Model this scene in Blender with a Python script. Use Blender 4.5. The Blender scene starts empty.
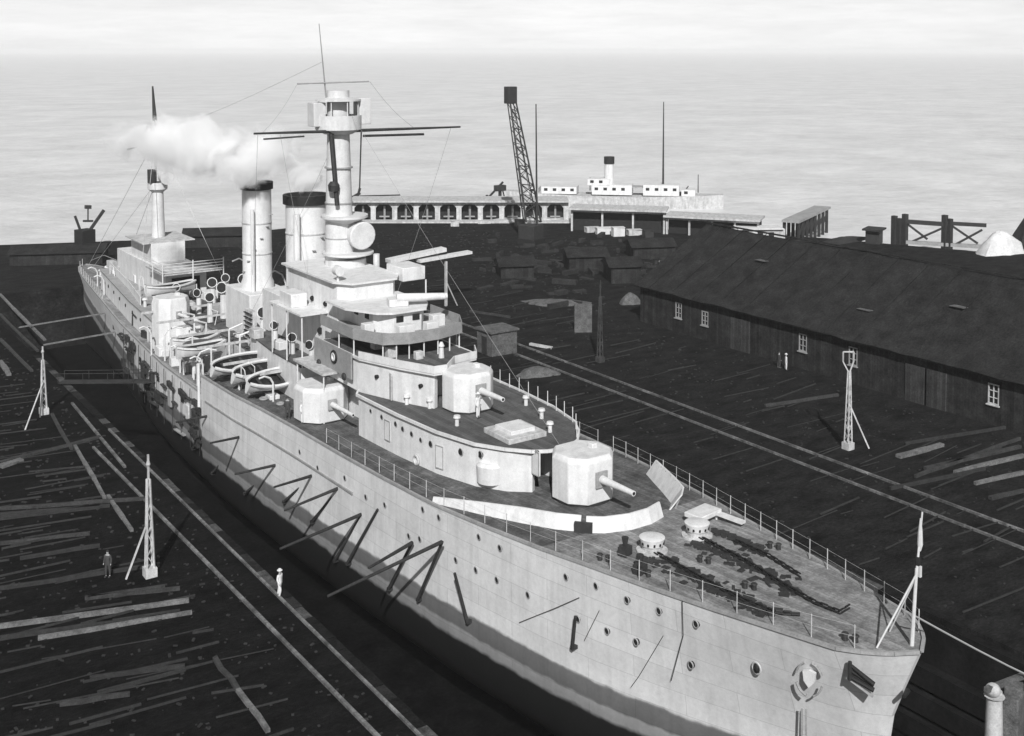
import bpy, math, random
from mathutils import Vector, Matrix
random.seed(7)
R = math.radians
S = bpy.context.scene
COL = S.collection

# ------------------------------------------------------------------ camera, sky, sun, exposure
CAM_H, FPX, PITCH = 34.0, 1150.0, R(3.0)
YP = 50.0 + FPX * math.tan(PITCH)
YAW = math.atan((512 + 280) / math.hypot(FPX, YP - 50))
cam = bpy.data.cameras.new('camera'); co = bpy.data.objects.new('camera', cam); COL.objects.link(co)
co.location = (0, 0, CAM_H); co.rotation_euler = (R(90) - PITCH, 0, -YAW)
cam.sensor_width = 36; cam.lens = FPX / 1024 * 36; cam.shift_y = (YP - 368) / 1024
cam.clip_start = 0.5; cam.clip_end = 30000
S.camera = co
SUN_EL, SUN_AZ = R(38), R(213)          # azimuth clockwise from +Y: the sun stands to the left, behind the camera
w = bpy.data.worlds.new('World'); S.world = w; w.use_nodes = True
nt = w.node_tree; nt.nodes.clear()
sky = nt.nodes.new('ShaderNodeTexSky'); sky.sky_type = 'NISHITA'; sky.sun_disc = False
sky.sun_elevation = SUN_EL; sky.sun_rotation = SUN_AZ; sky.air_density = 1.0; sky.dust_density = 0.12; sky.ozone_density = 1.0
bw = nt.nodes.new('ShaderNodeRGBToBW'); bg = nt.nodes.new('ShaderNodeBackground'); bg.inputs[1].default_value = 0.093
wo = nt.nodes.new('ShaderNodeOutputWorld')
nt.links.new(sky.outputs[0], bw.inputs[0]); # thin streaked haze clouds
tcw = nt.nodes.new('ShaderNodeTexCoord'); mpw = nt.nodes.new('ShaderNodeMapping'); mpw.inputs['Scale'].default_value = (5, 5, 45)
nzw = nt.nodes.new('ShaderNodeTexNoise'); nzw.inputs['Scale'].default_value = 1.6; nzw.inputs['Detail'].default_value = 12; nzw.inputs['Roughness'].default_value = 0.72
mrw = nt.nodes.new('ShaderNodeMapRange'); mrw.inputs[1].default_value = 0.3; mrw.inputs[2].default_value = 0.7; mrw.inputs[3].default_value = 0.9; mrw.inputs[4].default_value = 1.06
muw = nt.nodes.new('ShaderNodeMath'); muw.operation = 'MULTIPLY'
nt.links.new(tcw.outputs['Generated'], mpw.inputs[0]); nt.links.new(mpw.outputs[0], nzw.inputs[0]); nt.links.new(nzw.outputs[0], mrw.inputs[0])
nt.links.new(bw.outputs[0], muw.inputs[0]); nt.links.new(mrw.outputs[0], muw.inputs[1]); nt.links.new(muw.outputs[0], bg.inputs[0]); nt.links.new(bg.outputs[0], wo.inputs[0])
sl = bpy.data.lights.new('sun', 'SUN'); sl.energy = 4.7; sl.angle = R(0.6); sl.color = (1, 1, 1)
so = bpy.data.objects.new('sun', sl); COL.objects.link(so)
sd = Vector((math.sin(SUN_AZ) * math.cos(SUN_EL), math.cos(SUN_AZ) * math.cos(SUN_EL), math.sin(SUN_EL)))
so.rotation_euler = sd.to_track_quat('Z', 'Y').to_euler()
S.view_settings.view_transform = 'Standard'; S.view_settings.look = 'None'
S.view_settings.exposure = 0.0; S.view_settings.gamma = 1.0; S.view_settings.use_curve_mapping = False
S.render.resolution_x, S.render.resolution_y = 1024, 736
S.cycles.volume_bounces = 6; S.cycles.volume_step_rate = 2.0; S.cycles.volume_max_steps = 96

# surveying helper: where a sight line of the old photograph meets the level z
_F = Vector((math.sin(YAW) * math.cos(PITCH), math.cos(YAW) * math.cos(PITCH), -math.sin(PITCH)))
_Rt = Vector((math.cos(YAW), -math.sin(YAW), 0)); _U = _Rt.cross(_F)
def at(px, py, z=0.0):
    d = _F * FPX + _Rt * (px - 512) - _U * (py - YP)
    return Vector((0, 0, CAM_H)) + d * ((z - CAM_H) / d.z)
def aty(px, py, Y):
    d = _F * FPX + _Rt * (px - 512) - _U * (py - YP)
    return Vector((0, 0, CAM_H)) + d * (Y / d.y)

# ------------------------------------------------------------------ materials (all grey: the photograph is black and white)
def mat(name, base, var=0.25, scale=1.0, rough=0.75, bump=0.15, stretch=(1, 1, 1), metal=0.0, streak=0.0, fine=6.0, spec=0.4, planks=None, grit=0.0):
    m = bpy.data.materials.new(name); m.use_nodes = True; t = m.node_tree; N = t.nodes; L = t.links
    b = N['Principled BSDF']; b.inputs['Roughness'].default_value = rough; b.inputs['Metallic'].default_value = metal
    b.inputs['Specular IOR Level'].default_value = spec
    g = N.new('ShaderNodeNewGeometry'); mp = N.new('ShaderNodeMapping'); mp.inputs['Scale'].default_value = stretch
    L.new(g.outputs['Position'], mp.inputs[0])
    n1 = N.new('ShaderNodeTexNoise'); n1.inputs['Scale'].default_value = scale; n1.inputs['Detail'].default_value = 8; n1.inputs['Roughness'].default_value = 0.65
    n2 = N.new('ShaderNodeTexNoise'); n2.inputs['Scale'].default_value = scale * fine; n2.inputs['Detail'].default_value = 4; n2.inputs['Roughness'].default_value = 0.8
    L.new(mp.outputs[0], n1.inputs[0]); L.new(mp.outputs[0], n2.inputs[0])
    mr = N.new('ShaderNodeMapRange'); mr.inputs[1].default_value = 0.32; mr.inputs[2].default_value = 0.68
    mr.inputs[3].default_value = base * (1 - var); mr.inputs[4].default_value = base * (1 + var)
    L.new(n1.outputs[0], mr.inputs[0]); cur = mr.outputs[0]
    def mul(cur, src, a, lo, bb, hi):
        q = N.new('ShaderNodeMapRange'); q.inputs[1].default_value = a; q.inputs[2].default_value = bb
        q.inputs[3].default_value = lo; q.inputs[4].default_value = hi; L.new(src, q.inputs[0])
        k = N.new('ShaderNodeMath'); k.operation = 'MULTIPLY'; L.new(cur, k.inputs[0]); L.new(q.outputs[0], k.inputs[1]); return k.outputs[0]
    cur = mul(cur, n2.outputs[0], 0.35, 1 - var * 0.8, 0.65, 1 + var * 0.8)
    if streak:
        ms = N.new('ShaderNodeMapping'); ms.inputs['Scale'].default_value = (1.6, 1.6, 0.12); L.new(g.outputs['Position'], ms.inputs[0])
        ns = N.new('ShaderNodeTexNoise'); ns.inputs['Scale'].default_value = 1.2; ns.inputs['Detail'].default_value = 6; L.new(ms.outputs[0], ns.inputs[0])
        cur = mul(cur, ns.outputs[0], 0.35, 1 - streak, 0.55, 1.0)
    if grit:
        ng = N.new('ShaderNodeTexNoise'); ng.inputs['Scale'].default_value = 1.7; ng.inputs['Detail'].default_value = 9; ng.inputs['Roughness'].default_value = 0.85
        mg = N.new('ShaderNodeMapping'); mg.inputs['Scale'].default_value = (0.8, 3.2, 1); mg.inputs['Rotation'].default_value = (0, 0, 0.25); L.new(g.outputs['Position'], mg.inputs[0]); L.new(mg.outputs[0], ng.inputs[0])
        cur = mul(cur, ng.outputs[0], 0.55, 1.0, 0.78, 1 + grit)
    if planks:                                # seams between deck or wall boards: (axis, spacing)
        sx = N.new('ShaderNodeSeparateXYZ'); L.new(g.outputs['Position'], sx.inputs[0])
        dv = N.new('ShaderNodeMath'); dv.operation = 'DIVIDE'; L.new(sx.outputs[planks[0]], dv.inputs[0]); dv.inputs[1].default_value = planks[1]
        fr = N.new('ShaderNodeMath'); fr.operation = 'FRACT'; L.new(dv.outputs[0], fr.inputs[0])
        cur = mul(cur, fr.outputs[0], 0.0, 0.55, 0.14, 1.0)
        fl = N.new('ShaderNodeMath'); fl.operation = 'FLOOR'; L.new(dv.outputs[0], fl.inputs[0])
        wn = N.new('ShaderNodeTexWhiteNoise'); wn.noise_dimensions = '1D'; L.new(fl.outputs[0], wn.inputs['W'])
        cur = mul(cur, wn.outputs[0], 0.0, 0.75, 1.0, 1.2)
    L.new(cur, b.inputs['Base Color'])
    if bump:
        bp = N.new('ShaderNodeBump'); bp.inputs['Strength'].default_value = bump; bp.inputs['Distance'].default_value = 0.1
        L.new(n2.outputs[0], bp.inputs['Height']); L.new(bp.outputs[0], b.inputs['Normal'])
    return m
M = dict(
    white=mat('white_paint', 0.66, 0.09, 1.2, 0.55, 0.06, streak=0.12),
    mastw=mat('mast_paint', 0.62, 0.1, 1.2, 0.55, 0.06, streak=0.1),
    offwhite=mat('weathered_white_paint', 0.5, 0.22, 1.5, 0.7, 0.1, streak=0.25),
    canvas=mat('grey_canvas', 0.27, 0.15, 1.5, 0.9, 0.2),
    grey=mat('grey_paint', 0.3, 0.2, 1.0, 0.7, 0.1),
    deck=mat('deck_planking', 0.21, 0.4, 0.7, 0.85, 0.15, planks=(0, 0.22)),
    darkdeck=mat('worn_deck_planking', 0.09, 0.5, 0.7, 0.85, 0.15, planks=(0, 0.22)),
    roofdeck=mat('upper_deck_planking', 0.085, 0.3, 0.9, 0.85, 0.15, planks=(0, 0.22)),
    steel=mat('dark_steel', 0.03, 0.3, 2.0, 0.6, 0.15),
    black=mat('black_paint', 0.012, 0.3, 2.0, 0.7, 0.1),
    timber=mat('dark_timber', 0.025, 0.4, 2.0, 0.9, 0.3),
    paletimber=mat('pale_timber', 0.13, 0.45, 1.2, 0.9, 0.3),
    midtimber=mat('weathered_timber', 0.036, 0.5, 1.2, 0.9, 0.3),
    yard=mat('dock_yard_dirt', 0.0085, 0.55, 0.5, 0.95, 0.9, fine=7, grit=3.5, spec=.03, stretch=(.7, 1.5, 1)),
    yardr=mat('quay_dirt', 0.0165, 0.55, 0.5, 0.95, 0.9, fine=7, grit=2.4, spec=.03, stretch=(.7, 1.5, 1)),
    stone=mat('coping_stone', 0.024, 0.5, 1.6, 0.9, 0.4, spec=.05), stonep=mat('worn_coping_stone', 0.07, 0.5, 1.6, 0.9, 0.4, spec=.05), stoned=mat('dirty_coping_stone', 0.012, 0.5, 1.6, 0.9, 0.4, spec=.05),
    wall=mat('dock_wall_stone', 0.012, 0.4, 0.6, 0.9, 0.4, spec=.03),
    floor=mat('dock_floor', 0.005, 0.6, 0.5, 0.9, 0.3, spec=.02),
    rail=mat('worn_rail', 0.13, 0.7, 0.5, 0.5, 0.1),
    roof=mat('tarred_roof', 0.024, 0.4, 0.6, 0.9, 0.8, fine=8, grit=1.8, spec=.05),
    shedwall=mat('shed_boards', 0.030, 0.4, 0.9, 0.9, 0.3, spec=.05, planks=(1, 0.3)),
    doorw=mat('shed_door_boards', 0.05, 0.3, 0.9, 0.9, 0.2, spec=.05, planks=(1, 0.3)),
    sand=mat('pale_sand', 0.6, 0.15, 0.6, 0.95, 0.4),
    plates=mat('pale_rubble', 0.10, 0.45, 1.5, 0.9, 0.5),
    earth=mat('dark_earth', 0.022, 0.5, 0.8, 0.95, 0.6),
    skin=mat('skin', 0.32, 0.05, 3, 0.6, 0.0), cloth=mat('white_cloth', 0.68, 0.06, 4, 0.9, 0.0),
    darkcloth=mat('dark_cloth', 0.05, 0.1, 4, 0.9, 0.0), glass=mat('dark_glass', 0.02, 0.1, 2, 0.15, 0.0, spec=0.6),
    rope=mat('rope', 0.28, 0.1, 4, 0.9, 0.0),
)
# hull paint: pale grey topsides, grey boot topping, a pale scum line, dark bottom paint (all bands of real paint at fixed heights)
def hull_mat():
    m = mat('hull_paint', 0.64, 0.08, 0.7, 0.6, 0.10, streak=0.1, grit=0)
    t = m.node_tree; N = t.nodes; L = t.links; b = N['Principled BSDF']
    src = b.inputs['Base Color'].links[0].from_socket
    g = N.new('ShaderNodeNewGeometry'); s = N.new('ShaderNodeSeparateXYZ'); L.new(g.outputs['Position'], s.inputs[0])
    nz = N.new('ShaderNodeTexNoise'); nz.inputs['Scale'].default_value = 0.9; nz.inputs['Detail'].default_value = 6; L.new(g.outputs['Position'], nz.inputs[0])
    mx = N.new('ShaderNodeMath'); mx.operation = 'MULTIPLY_ADD'; mx.inputs[1].default_value = 0.5; L.new(nz.outputs[0], mx.inputs[0]); L.new(s.outputs[2], mx.inputs[2])
    ty = N.new('ShaderNodeMapRange'); ty.inputs[1].default_value = 31; ty.inputs[2].default_value = 62; ty.inputs[3].default_value = 0.6; ty.inputs[4].default_value = 0
    L.new(s.outputs[1], ty.inputs[0]); ad = N.new('ShaderNodeMath'); L.new(mx.outputs[0], ad.inputs[0]); L.new(ty.outputs[0], ad.inputs[1])
    q = N.new('ShaderNodeMapRange'); q.inputs[1].default_value = -10; q.inputs[2].default_value = 10; L.new(ad.outputs[0], q.inputs[0])
    r = N.new('ShaderNodeValToRGB'); r.color_ramp.interpolation = 'LINEAR'
    e = r.color_ramp.elements
    f = lambda z: (z + 0.25 + 10) / 20
    e[0].position = f(-1.75); e[0].color = (0.018,) * 3 + (1,); e[1].position = f(-1.5); e[1].color = (0.42,) * 3 + (1,)
    for z, c in ((-0.95, 0.45), (-0.8, 0.2), (0.2, 0.24), (0.35, 1.0)):
        k = e.new(f(z)); k.color = (c, c, c, 1)
    L.new(q.outputs[0], r.inputs[0])
    mm = N.new('ShaderNodeMath'); mm.operation = 'MULTIPLY'; L.new(src, mm.inputs[0]); L.new(r.outputs[0], mm.inputs[1])
    cb = N.new('ShaderNodeCombineXYZ'); L.new(s.outputs[1], cb.inputs[0]); L.new(s.outputs[2], cb.inputs[1])
    br_ = N.new('ShaderNodeTexBrick'); br_.inputs['Scale'].default_value = 1; br_.inputs['Brick Width'].default_value = 5.6; br_.inputs['Row Height'].default_value = 1.15; br_.inputs['Mortar Size'].default_value = .022; br_.inputs['Mortar Smooth'].default_value = .6
    br_.inputs['Color1'].default_value = (1, 1, 1, 1); br_.inputs['Color2'].default_value = (.90, .90, .90, 1); br_.inputs['Mortar'].default_value = (.7, .7, .7, 1); L.new(cb.outputs[0], br_.inputs[0])
    rr = N.new('ShaderNodeRGBToBW'); L.new(br_.outputs[0], rr.inputs[0]); m2 = N.new('ShaderNodeMath'); m2.operation = 'MULTIPLY'; L.new(mm.outputs[0], m2.inputs[0]); L.new(rr.outputs[0], m2.inputs[1])
    L.new(m2.outputs[0], b.inputs['Base Color'])
    return m
M['hull'] = hull_mat()
def water_mat():
    m = bpy.data.materials.new('sea_water'); m.use_nodes = True; t = m.node_tree; N = t.nodes; L = t.links; b = N['Principled BSDF']
    b.inputs['Roughness'].default_value = 0.35; b.inputs['IOR'].default_value = 1.33
    g = N.new('ShaderNodeNewGeometry'); mp = N.new('ShaderNodeMapping'); mp.inputs['Rotation'].default_value = (0, 0, -YAW); mp.inputs['Scale'].default_value = (0.03, 0.035, 1)
    mp.vector_type = 'POINT'; L.new(g.outputs['Position'], mp.inputs[0])
    n = N.new('ShaderNodeTexNoise'); n.inputs['Scale'].default_value = 1.0; n.inputs['Detail'].default_value = 14; n.inputs['Roughness'].default_value = 0.85; L.new(mp.outputs[0], n.inputs[0])
    q = N.new('ShaderNodeMapRange'); q.inputs[1].default_value = 0.38; q.inputs[2].default_value = 0.62; q.inputs[3].default_value = 0.54; q.inputs[4].default_value = 0.78  # pale mottle in the base colour stands in for sky reflection and glints
    L.new(n.outputs[0], q.inputs[0]); L.new(q.outputs[0], b.inputs['Base Color'])
    bp = N.new('ShaderNodeBump'); bp.inputs['Strength'].default_value = 0.5; bp.inputs['Distance'].default_value = 1.2
    n2 = N.new('ShaderNodeTexNoise'); n2.inputs['Scale'].default_value = 0.25; n2.inputs['Detail'].default_value = 8; L.new(g.outputs['Position'], n2.inputs[0])
    L.new(n2.outputs[0], bp.inputs['Height']); L.new(bp.outputs[0], b.inputs['Normal'])
    return m
M['sea'] = water_mat()

# ------------------------------------------------------------------ geometry helpers
class G:
    def __init__(s): s.v = []; s.f = []
    def add(s, vs, fs):
        o = len(s.v); s.v += [tuple(v) for v in vs]; s.f += [tuple(o + i for i in f) for f in fs]; return s
    def box(s, c, d, rz=0.0, tilt=None):
        m = Matrix.Rotation(rz, 3, 'Z')
        if tilt: m = m @ Matrix.Rotation(tilt, 3, 'X')
        vs = [Vector(c) + m @ Vector((x * d[0] / 2, y * d[1] / 2, z * d[2] / 2)) for x in (-1, 1) for y in (-1, 1) for z in (-1, 1)]
        return s.add(vs, [(0, 1, 3, 2), (4, 6, 7, 5), (0, 4, 5, 1), (2, 3, 7, 6), (0, 2, 6, 4), (1, 5, 7, 3)])
    def bar(s, a, b, w, h):                    # square timber from a to b
        a, b = Vector(a), Vector(b); d = (b - a).normalized()
        sd_ = d.cross(Vector((0, 0, 1)));  sd_ = sd_.normalized() if sd_.length > 1e-3 else Vector((1, 0, 0)); u = sd_.cross(d)
        vs = [p + sd_ * (i * w / 2) + u * (j * h / 2) for p in (a, b) for i, j in ((-1, -1), (1, -1), (1, 1), (-1, 1))]
        return s.add(vs, [(3, 2, 1, 0), (4, 5, 6, 7), (0, 1, 5, 4), (1, 2, 6, 5), (2, 3, 7, 6), (3, 0, 4, 7)])
    def cyl(s, a, b, r0, r1=None, n=12, caps=True):
        r1 = r0 if r1 is None else r1; a, b = Vector(a), Vector(b); d = (b - a).normalized()
        x = d.cross(Vector((0, 0, 1))); x = x.normalized() if x.length > 1e-3 else Vector((1, 0, 0)); y = d.cross(x)
        vs = []
        for p, r in ((a, r0), (b, r1)):
            vs += [p + x * (r * math.cos(2 * math.pi * i / n)) + y * (r * math.sin(2 * math.pi * i / n)) for i in range(n)]
        fs = [(i, (i + 1) % n, n + (i + 1) % n, n + i) for i in range(n)]
        if caps: fs += [tuple(range(n - 1, -1, -1)), tuple(range(n, 2 * n))]
        return s.add(vs, fs)
    def tube(s, pts, r, n=6):
        for a, b in zip(pts[:-1], pts[1:]): s.cyl(a, b, r, r, n)
        return s
    def lathe(s, c, prof, n=24, cap=True):     # prof: (radius, z) bottom to top
        vs = []
        for r, z in prof: vs += [(c[0] + r * math.cos(2 * math.pi * i / n), c[1] + r * math.sin(2 * math.pi * i / n), z) for i in range(n)]
        fs = [(k * n + i, k * n + (i + 1) % n, (k + 1) * n + (i + 1) % n, (k + 1) * n + i) for k in range(len(prof) - 1) for i in range(n)]
        if cap: fs += [tuple(range(n - 1, -1, -1)), tuple(range((len(prof) - 1) * n, len(prof) * n))]
        return s.add(vs, fs)
    def prism(s, poly, z0, z1):
        n = len(poly); vs = [(p[0], p[1], z0) for p in poly] + [(p[0], p[1], z1) for p in poly]
        return s.add(vs, [(i, (i + 1) % n, n + (i + 1) % n, n + i) for i in range(n)] + [tuple(range(n - 1, -1, -1)), tuple(range(n, 2 * n))])
    def strip(s, line, z0, z1, th):            # an upright plate along a ground line, with thickness
        for a, b in zip(line[:-1], line[1:]):
            a, b = Vector((a[0], a[1], 0)), Vector((b[0], b[1], 0)); d = (b - a).normalized() * 0.02; nn = Vector((d.y, -d.x, 0)).normalized() * th / 2
            vs = [a - d - nn, a - d + nn, b + d + nn, b + d - nn]
            s.prism([(q.x, q.y) for q in vs], z0, z1)
        return s
    def sphere(s, c, r, sz=(1, 1, 1), n=12, m=8):
        prof = []; vs = []
        for j in range(1, m):
            a = math.pi * j / m
            vs += [(c[0] + r * sz[0] * math.sin(a) * math.cos(2 * math.pi * i / n), c[1] + r * sz[1] * math.sin(a) * math.sin(2 * math.pi * i / n), c[2] - r * sz[2] * math.cos(a)) for i in range(n)]
        fs = [(k * n + i, k * n + (i + 1) % n, (k + 1) * n + (i + 1) % n, (k + 1) * n + i) for k in range(m - 2) for i in range(n)]
        fs += [tuple(range(n - 1, -1, -1)), tuple(range((m - 2) * n, (m - 1) * n))]
        return s.add(vs, fs)
    def ring(s, c, r, t, axis='z', n=16):      # torus
        vs = []
        for i in range(n):
            a = 2 * math.pi * i / n
            for j in range(6):
                b = 2 * math.pi * j / 6; q = r + t * math.cos(b); h = t * math.sin(b)
                p = {'z': (q * math.cos(a), q * math.sin(a), h), 'x': (h, q * math.cos(a), q * math.sin(a)), 'y': (q * math.cos(a), h, q * math.sin(a))}[axis]
                vs.append((c[0] + p[0], c[1] + p[1], c[2] + p[2]))
        return s.add(vs, [(i * 6 + j, ((i + 1) % n) * 6 + j, ((i + 1) % n) * 6 + (j + 1) % 6, i * 6 + (j + 1) % 6) for i in range(n) for j in range(6)])

def wloc(o):
    p = Vector((0, 0, 0))
    while o: p += o.location; o = o.parent
    return p
def mk(name, g, m, parent=None, bevel=0.0, smooth=True, **props):
    vs = [Vector(v) for v in g.v]
    lo = Vector([min(v[i] for v in vs) for i in range(3)]); hi = Vector([max(v[i] for v in vs) for i in range(3)])
    c = (lo + hi) / 2; c.z = lo.z
    me = bpy.data.meshes.new(name); me.from_pydata([v - c for v in vs], [], g.f); me.materials.append(M[m] if isinstance(m, str) else m)
    if smooth:
        me.polygons.foreach_set('use_smooth', [True] * len(me.polygons)); me.set_sharp_from_angle(angle=R(35))
    me.update()
    o = bpy.data.objects.new(name, me); COL.objects.link(o)
    if parent: o.parent = parent; o.location = c - wloc(parent)
    else: o.location = c
    if bevel:
        b = o.modifiers.new('bevel', 'BEVEL'); b.width = bevel; b.segments = 2; b.limit_method = 'ANGLE'
    for k, v in props.items(): o[k] = v
    return o
def thing(name, label, cat, loc=(0, 0, 0), group=None):
    o = bpy.data.objects.new(name, None); COL.objects.link(o); o.location = loc; o.empty_display_size = 0.3
    o['label'] = label; o['category'] = cat
    if group: o['group'] = group
    return o
def copy_tree(o, parent=None):
    c = o.copy(); COL.objects.link(c); c.parent = parent
    for ch in o.children: copy_tree(ch, c)
    return c
def tag(o, label, cat, group=None):
    o['label'] = label; o['category'] = cat
    if group: o['group'] = group
    return o

# ------------------------------------------------------------------ setting: ground, dock, sea
DX0, DX1, DY0, DY1, DZ = 28.4, 59.0, -60.0, 171.0, -8.6
shore = [(-260, 290), (39, 215), (59, 207), (81, 204), (101, 204.5), (128, 186), (140, 176), (148, 160), (158, 146), (164, 138), (168, 128), (176, 110), (260, 60), (420, -120), (420, -400), (DX1, -400)]
g = G(); g.prism([(-400, -400), (DX0 - 0.6, -400), (DX0 - 0.6, DY1), (-400, DY1)], -10, 0); mk('quay_ground', g, 'yard', smooth=False, kind='structure')
g = G(); g.prism([(DX1 + 0.6, -400)] + [(DX1 + 0.6, DY1 + 0.002)] + [(p[0], p[1]) for p in [(143, 171.0)] + shore[7:15]], -10, 0)
g.f = [tuple(reversed(f)) for f in g.f]; mk('quay_ground', g, 'yardr', smooth=False, kind='structure')
g = G(); g.prism([(-400, DY1 + 0.004)] + [(-400, 330)] + shore[:7] + [(143, DY1 + 0.004)], -10, 0.0); g.f = [tuple(reversed(f)) for f in g.f]
mk('quay_ground', g, 'yardr', smooth=False, kind='structure')
g = G(); g.box(((DX0 + DX1) / 2, 55, DZ - 0.5), (DX1 - DX0 + 3, 235, 1)); mk('dock_floor', g, 'floor', smooth=False, kind='structure')
g = G(); g.box((DX1 + 0.3 + 0.02, 55, -4.5), (0.6, 232, 8.4))
for k in range(5): g.box((DX1 - 0.35 - 0.3 * k, 55, -1.6 - 1.5 * k - 2.0), (0.7, 231.9 - k * .1, 1.2))
wr = mk('dock_wall', g, 'wall', smooth=False, kind='structure')
g = G(); g.box((DX0 - 0.32, 55, -4.6), (0.6, 232, 8.2)); wl = mk('dock_wall', g, 'wall', smooth=False, kind='structure')
# coping stones along both dock edges, each stone on its own
me_c = {}
def stones(parent, x, y0, y1, step):
    y = y0; k_ = 0
    while y < y1:
        m_ = random.choice(['stone', 'stoned', 'stonep']) if random.random() < .5 else ('stoned' if math.sin(y * .35) > 0 else 'stonep')
        if m_ not in me_c:
            g = G(); g.box((0, 0, 0.2), (.62, step - 0.06, 0.42)); o = mk('coping_stone', g, m_, bevel=0, smooth=False); me_c[m_] = o.data; COL.objects.unlink(o)
        o = bpy.data.objects.new('coping_stone', me_c[m_]); COL.objects.link(o); o.parent = parent
        o.location = Vector((x + random.uniform(-.03, .03), y, -0.37 + random.uniform(0, .06))) - wloc(parent); o.rotation_euler.z = random.uniform(-.015, .015)
        y += step
stones(wl, DX0 - 0.4, 36, 134, 1.5); stones(wr, DX1 + 0.4, 40, 120, 1.5)
g = G(); g.prism([(-12000, 180), (100, 180), (100, -400), (12000, -400), (12000, 12000), (-12000, 12000)], -1.7, -1.4); mk('sea', g, 'sea', smooth=False, kind='structure')

# crane rails on the right quay, rails and broken edge strips on the left quay
def rail_track(xa, xb, y0, y1, label, sleepers=True, y_s=150):
    t = thing('crane_track', label, 'rail track', ((xa + xb) / 2, (y0 + y1) / 2, 0))
    for x in (xa, xb):
        g = G(); g.bar((x, y0, 0.09), (x + 0.2, y1, 0.09), 0.16, 0.18); mk('rail', g, 'rail', t, smooth=False)
    return t
rail_track(74.8, 72.15, 30, 150, 'pair of pale straight crane rails running beside the far side of the ship', False)
def ground_bar(name, a, b, w_, h_, m, label, cat, group=None, z=None):
    g = G(); z = h_ / 2 + 0.01 if z is None else z
    n = 3; a = Vector((a[0], a[1], z)); b = Vector((b[0], b[1], z))
    sd_ = (b - a).normalized().cross(Vector((0, 0, 1)))
    prev = a
    for i in range(1, n + 1):
        p = a.lerp(b, i / n) + (sd_ * random.uniform(-.08, .08) if i < n else Vector()); g.bar(prev, p, w_ * random.uniform(.85, 1.15), h_); prev = p
    return tag(mk(name, g, m, smooth=False), label, cat, group)
tag(mk('rail', G().bar((25.9, 40, 0.08), (25.3, 100, 0.08), 0.2, 0.16), 'rail', smooth=False), 'long pale rail parallel to the dock edge where the man in white walks', 'rail')
tag(mk('rail', G().bar((27.55, 36, 0.07), (27.7, 104, 0.07), 0.16, 0.14), 'rail', smooth=False), 'pale rail close beside the coping stones of the dock edge', 'rail')
tag(mk('rail', G().bar(at(72, 403, .08), at(125, 467, .08), 0.22, 0.16), 'rail', smooth=False), 'short pale rail beyond the near lattice post, left of the dock edge', 'rail')
for i, (p, q) in enumerate([((75, 447), (105, 500)), ((108, 497), (132, 532)), ((52, 415), (72, 450)), ((215, 660), (238, 692)), ((238, 692), (268, 733))]):
    ground_bar('timber_baulk', at(*p), at(*q), 0.26, 0.2, 'paletimber' if i in (0, 1, 4) else 'midtimber',
               ['pale timber baulk lying behind the middle lamp post, end to end with another', 'pale timber baulk ending near the foot of the middle lamp post', 'timber baulk starting at the foot of the far lamp post',
                'short timber baulk on the near left quay, farther of two in line', 'timber baulk in the near left corner, nearer of two in line'][i], 'timber', 'baulks laid along the left quay')
L_left = [((0, 295), (45, 341), .35, 'paletimber'), ((0, 315), (38, 352), .25, 'midtimber'), ((0, 340), (32, 372), .3, 'midtimber'), ((0, 362), (9, 376), .5, 'paletimber'),
          ((0, 510), (145, 500), .3, 'midtimber'), ((0, 516), (110, 507), .2, 'timber'), ((38, 640), (192, 614), .2, 'paletimber'), ((0, 628), (189, 602), .3, 'paletimber'), ((0, 640), (150, 620), .2, 'timber'),
          ((0, 464), (100, 438), .35, 'midtimber'), ((0, 468), (22, 461), .7, 'paletimber'), ((85, 600), (180, 590), .18, 'midtimber'), ((60, 706), (130, 696), .2, 'midtimber'), ((90, 680), (185, 668), .18, 'timber'),
          ((0, 590), (160, 566), .2, 'timber'), ((20, 560), (100, 547), .2, 'timber'), ((88, 600), (165, 588), .2, 'midtimber'), ((0, 520), (100, 508), .3, 'timber'), ((0, 545), (90, 535), .2, 'midtimber')]
lab_l = ['pale plank in the far upper left corner, reaching the farthest lamp post', 'thin plank in the upper left just below the pale one', 'third thin plank down in the upper left corner', 'short broad pale plank cut off by the left edge',
         'weathered beam on the left quay that stops just left of the near lattice post', 'dark beam lying just in front of the one that stops by the near lattice post', 'pale beam ending right of the near lattice post, nearest of the long pair',
         'longest pale beam across the lower left quay, farther of the long pair', 'dark beam just in front of the longest thin one', 'weathered beam near the broad pale block at the left edge', 'short broad pale block at the left edge',
         'thin beam just in front of the foot of the near lattice post', 'short thin beam near the bottom left corner', 'dark short beam above the bottom left one', 'dark beam in the middle of the lower left stack', 'dark short beam left of the dark figure',
         'weathered short beam below the dark figure', 'broad dark beam cut off by the left edge', 'weathered beam by the left edge, level with the dark figure']
for i, (p, q, w_, m) in enumerate(L_left): ground_bar('timber_beam', at(*p), at(*q), w_, 0.22, m, lab_l[i], 'timber', 'loose timbers on the left quay')
L_right = [((765, 407), (838, 396), .3, 'midtimber'), ((898, 458), (942, 446), .5, 'paletimber'), ((915, 478), (960, 462), .25, 'midtimber'), ((925, 470), (1020, 448), .3, 'midtimber'), ((955, 474), (1024, 457), .35, 'paletimber'),
           ((975, 485), (1024, 474), .3, 'paletimber'), ((905, 445), (1010, 428), .2, 'timber'), ((960, 462), (1020, 440), .2, 'midtimber'), ((890, 490), (985, 470), .2, 'timber'), ((990, 500), (1024, 492), .3, 'midtimber'),
           ((470, 312), (510, 318), .3, 'midtimber'), ((660, 262), (683, 268), .5, 'offwhite'), ((530, 345), (552, 349), .4, 'offwhite')]
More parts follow.
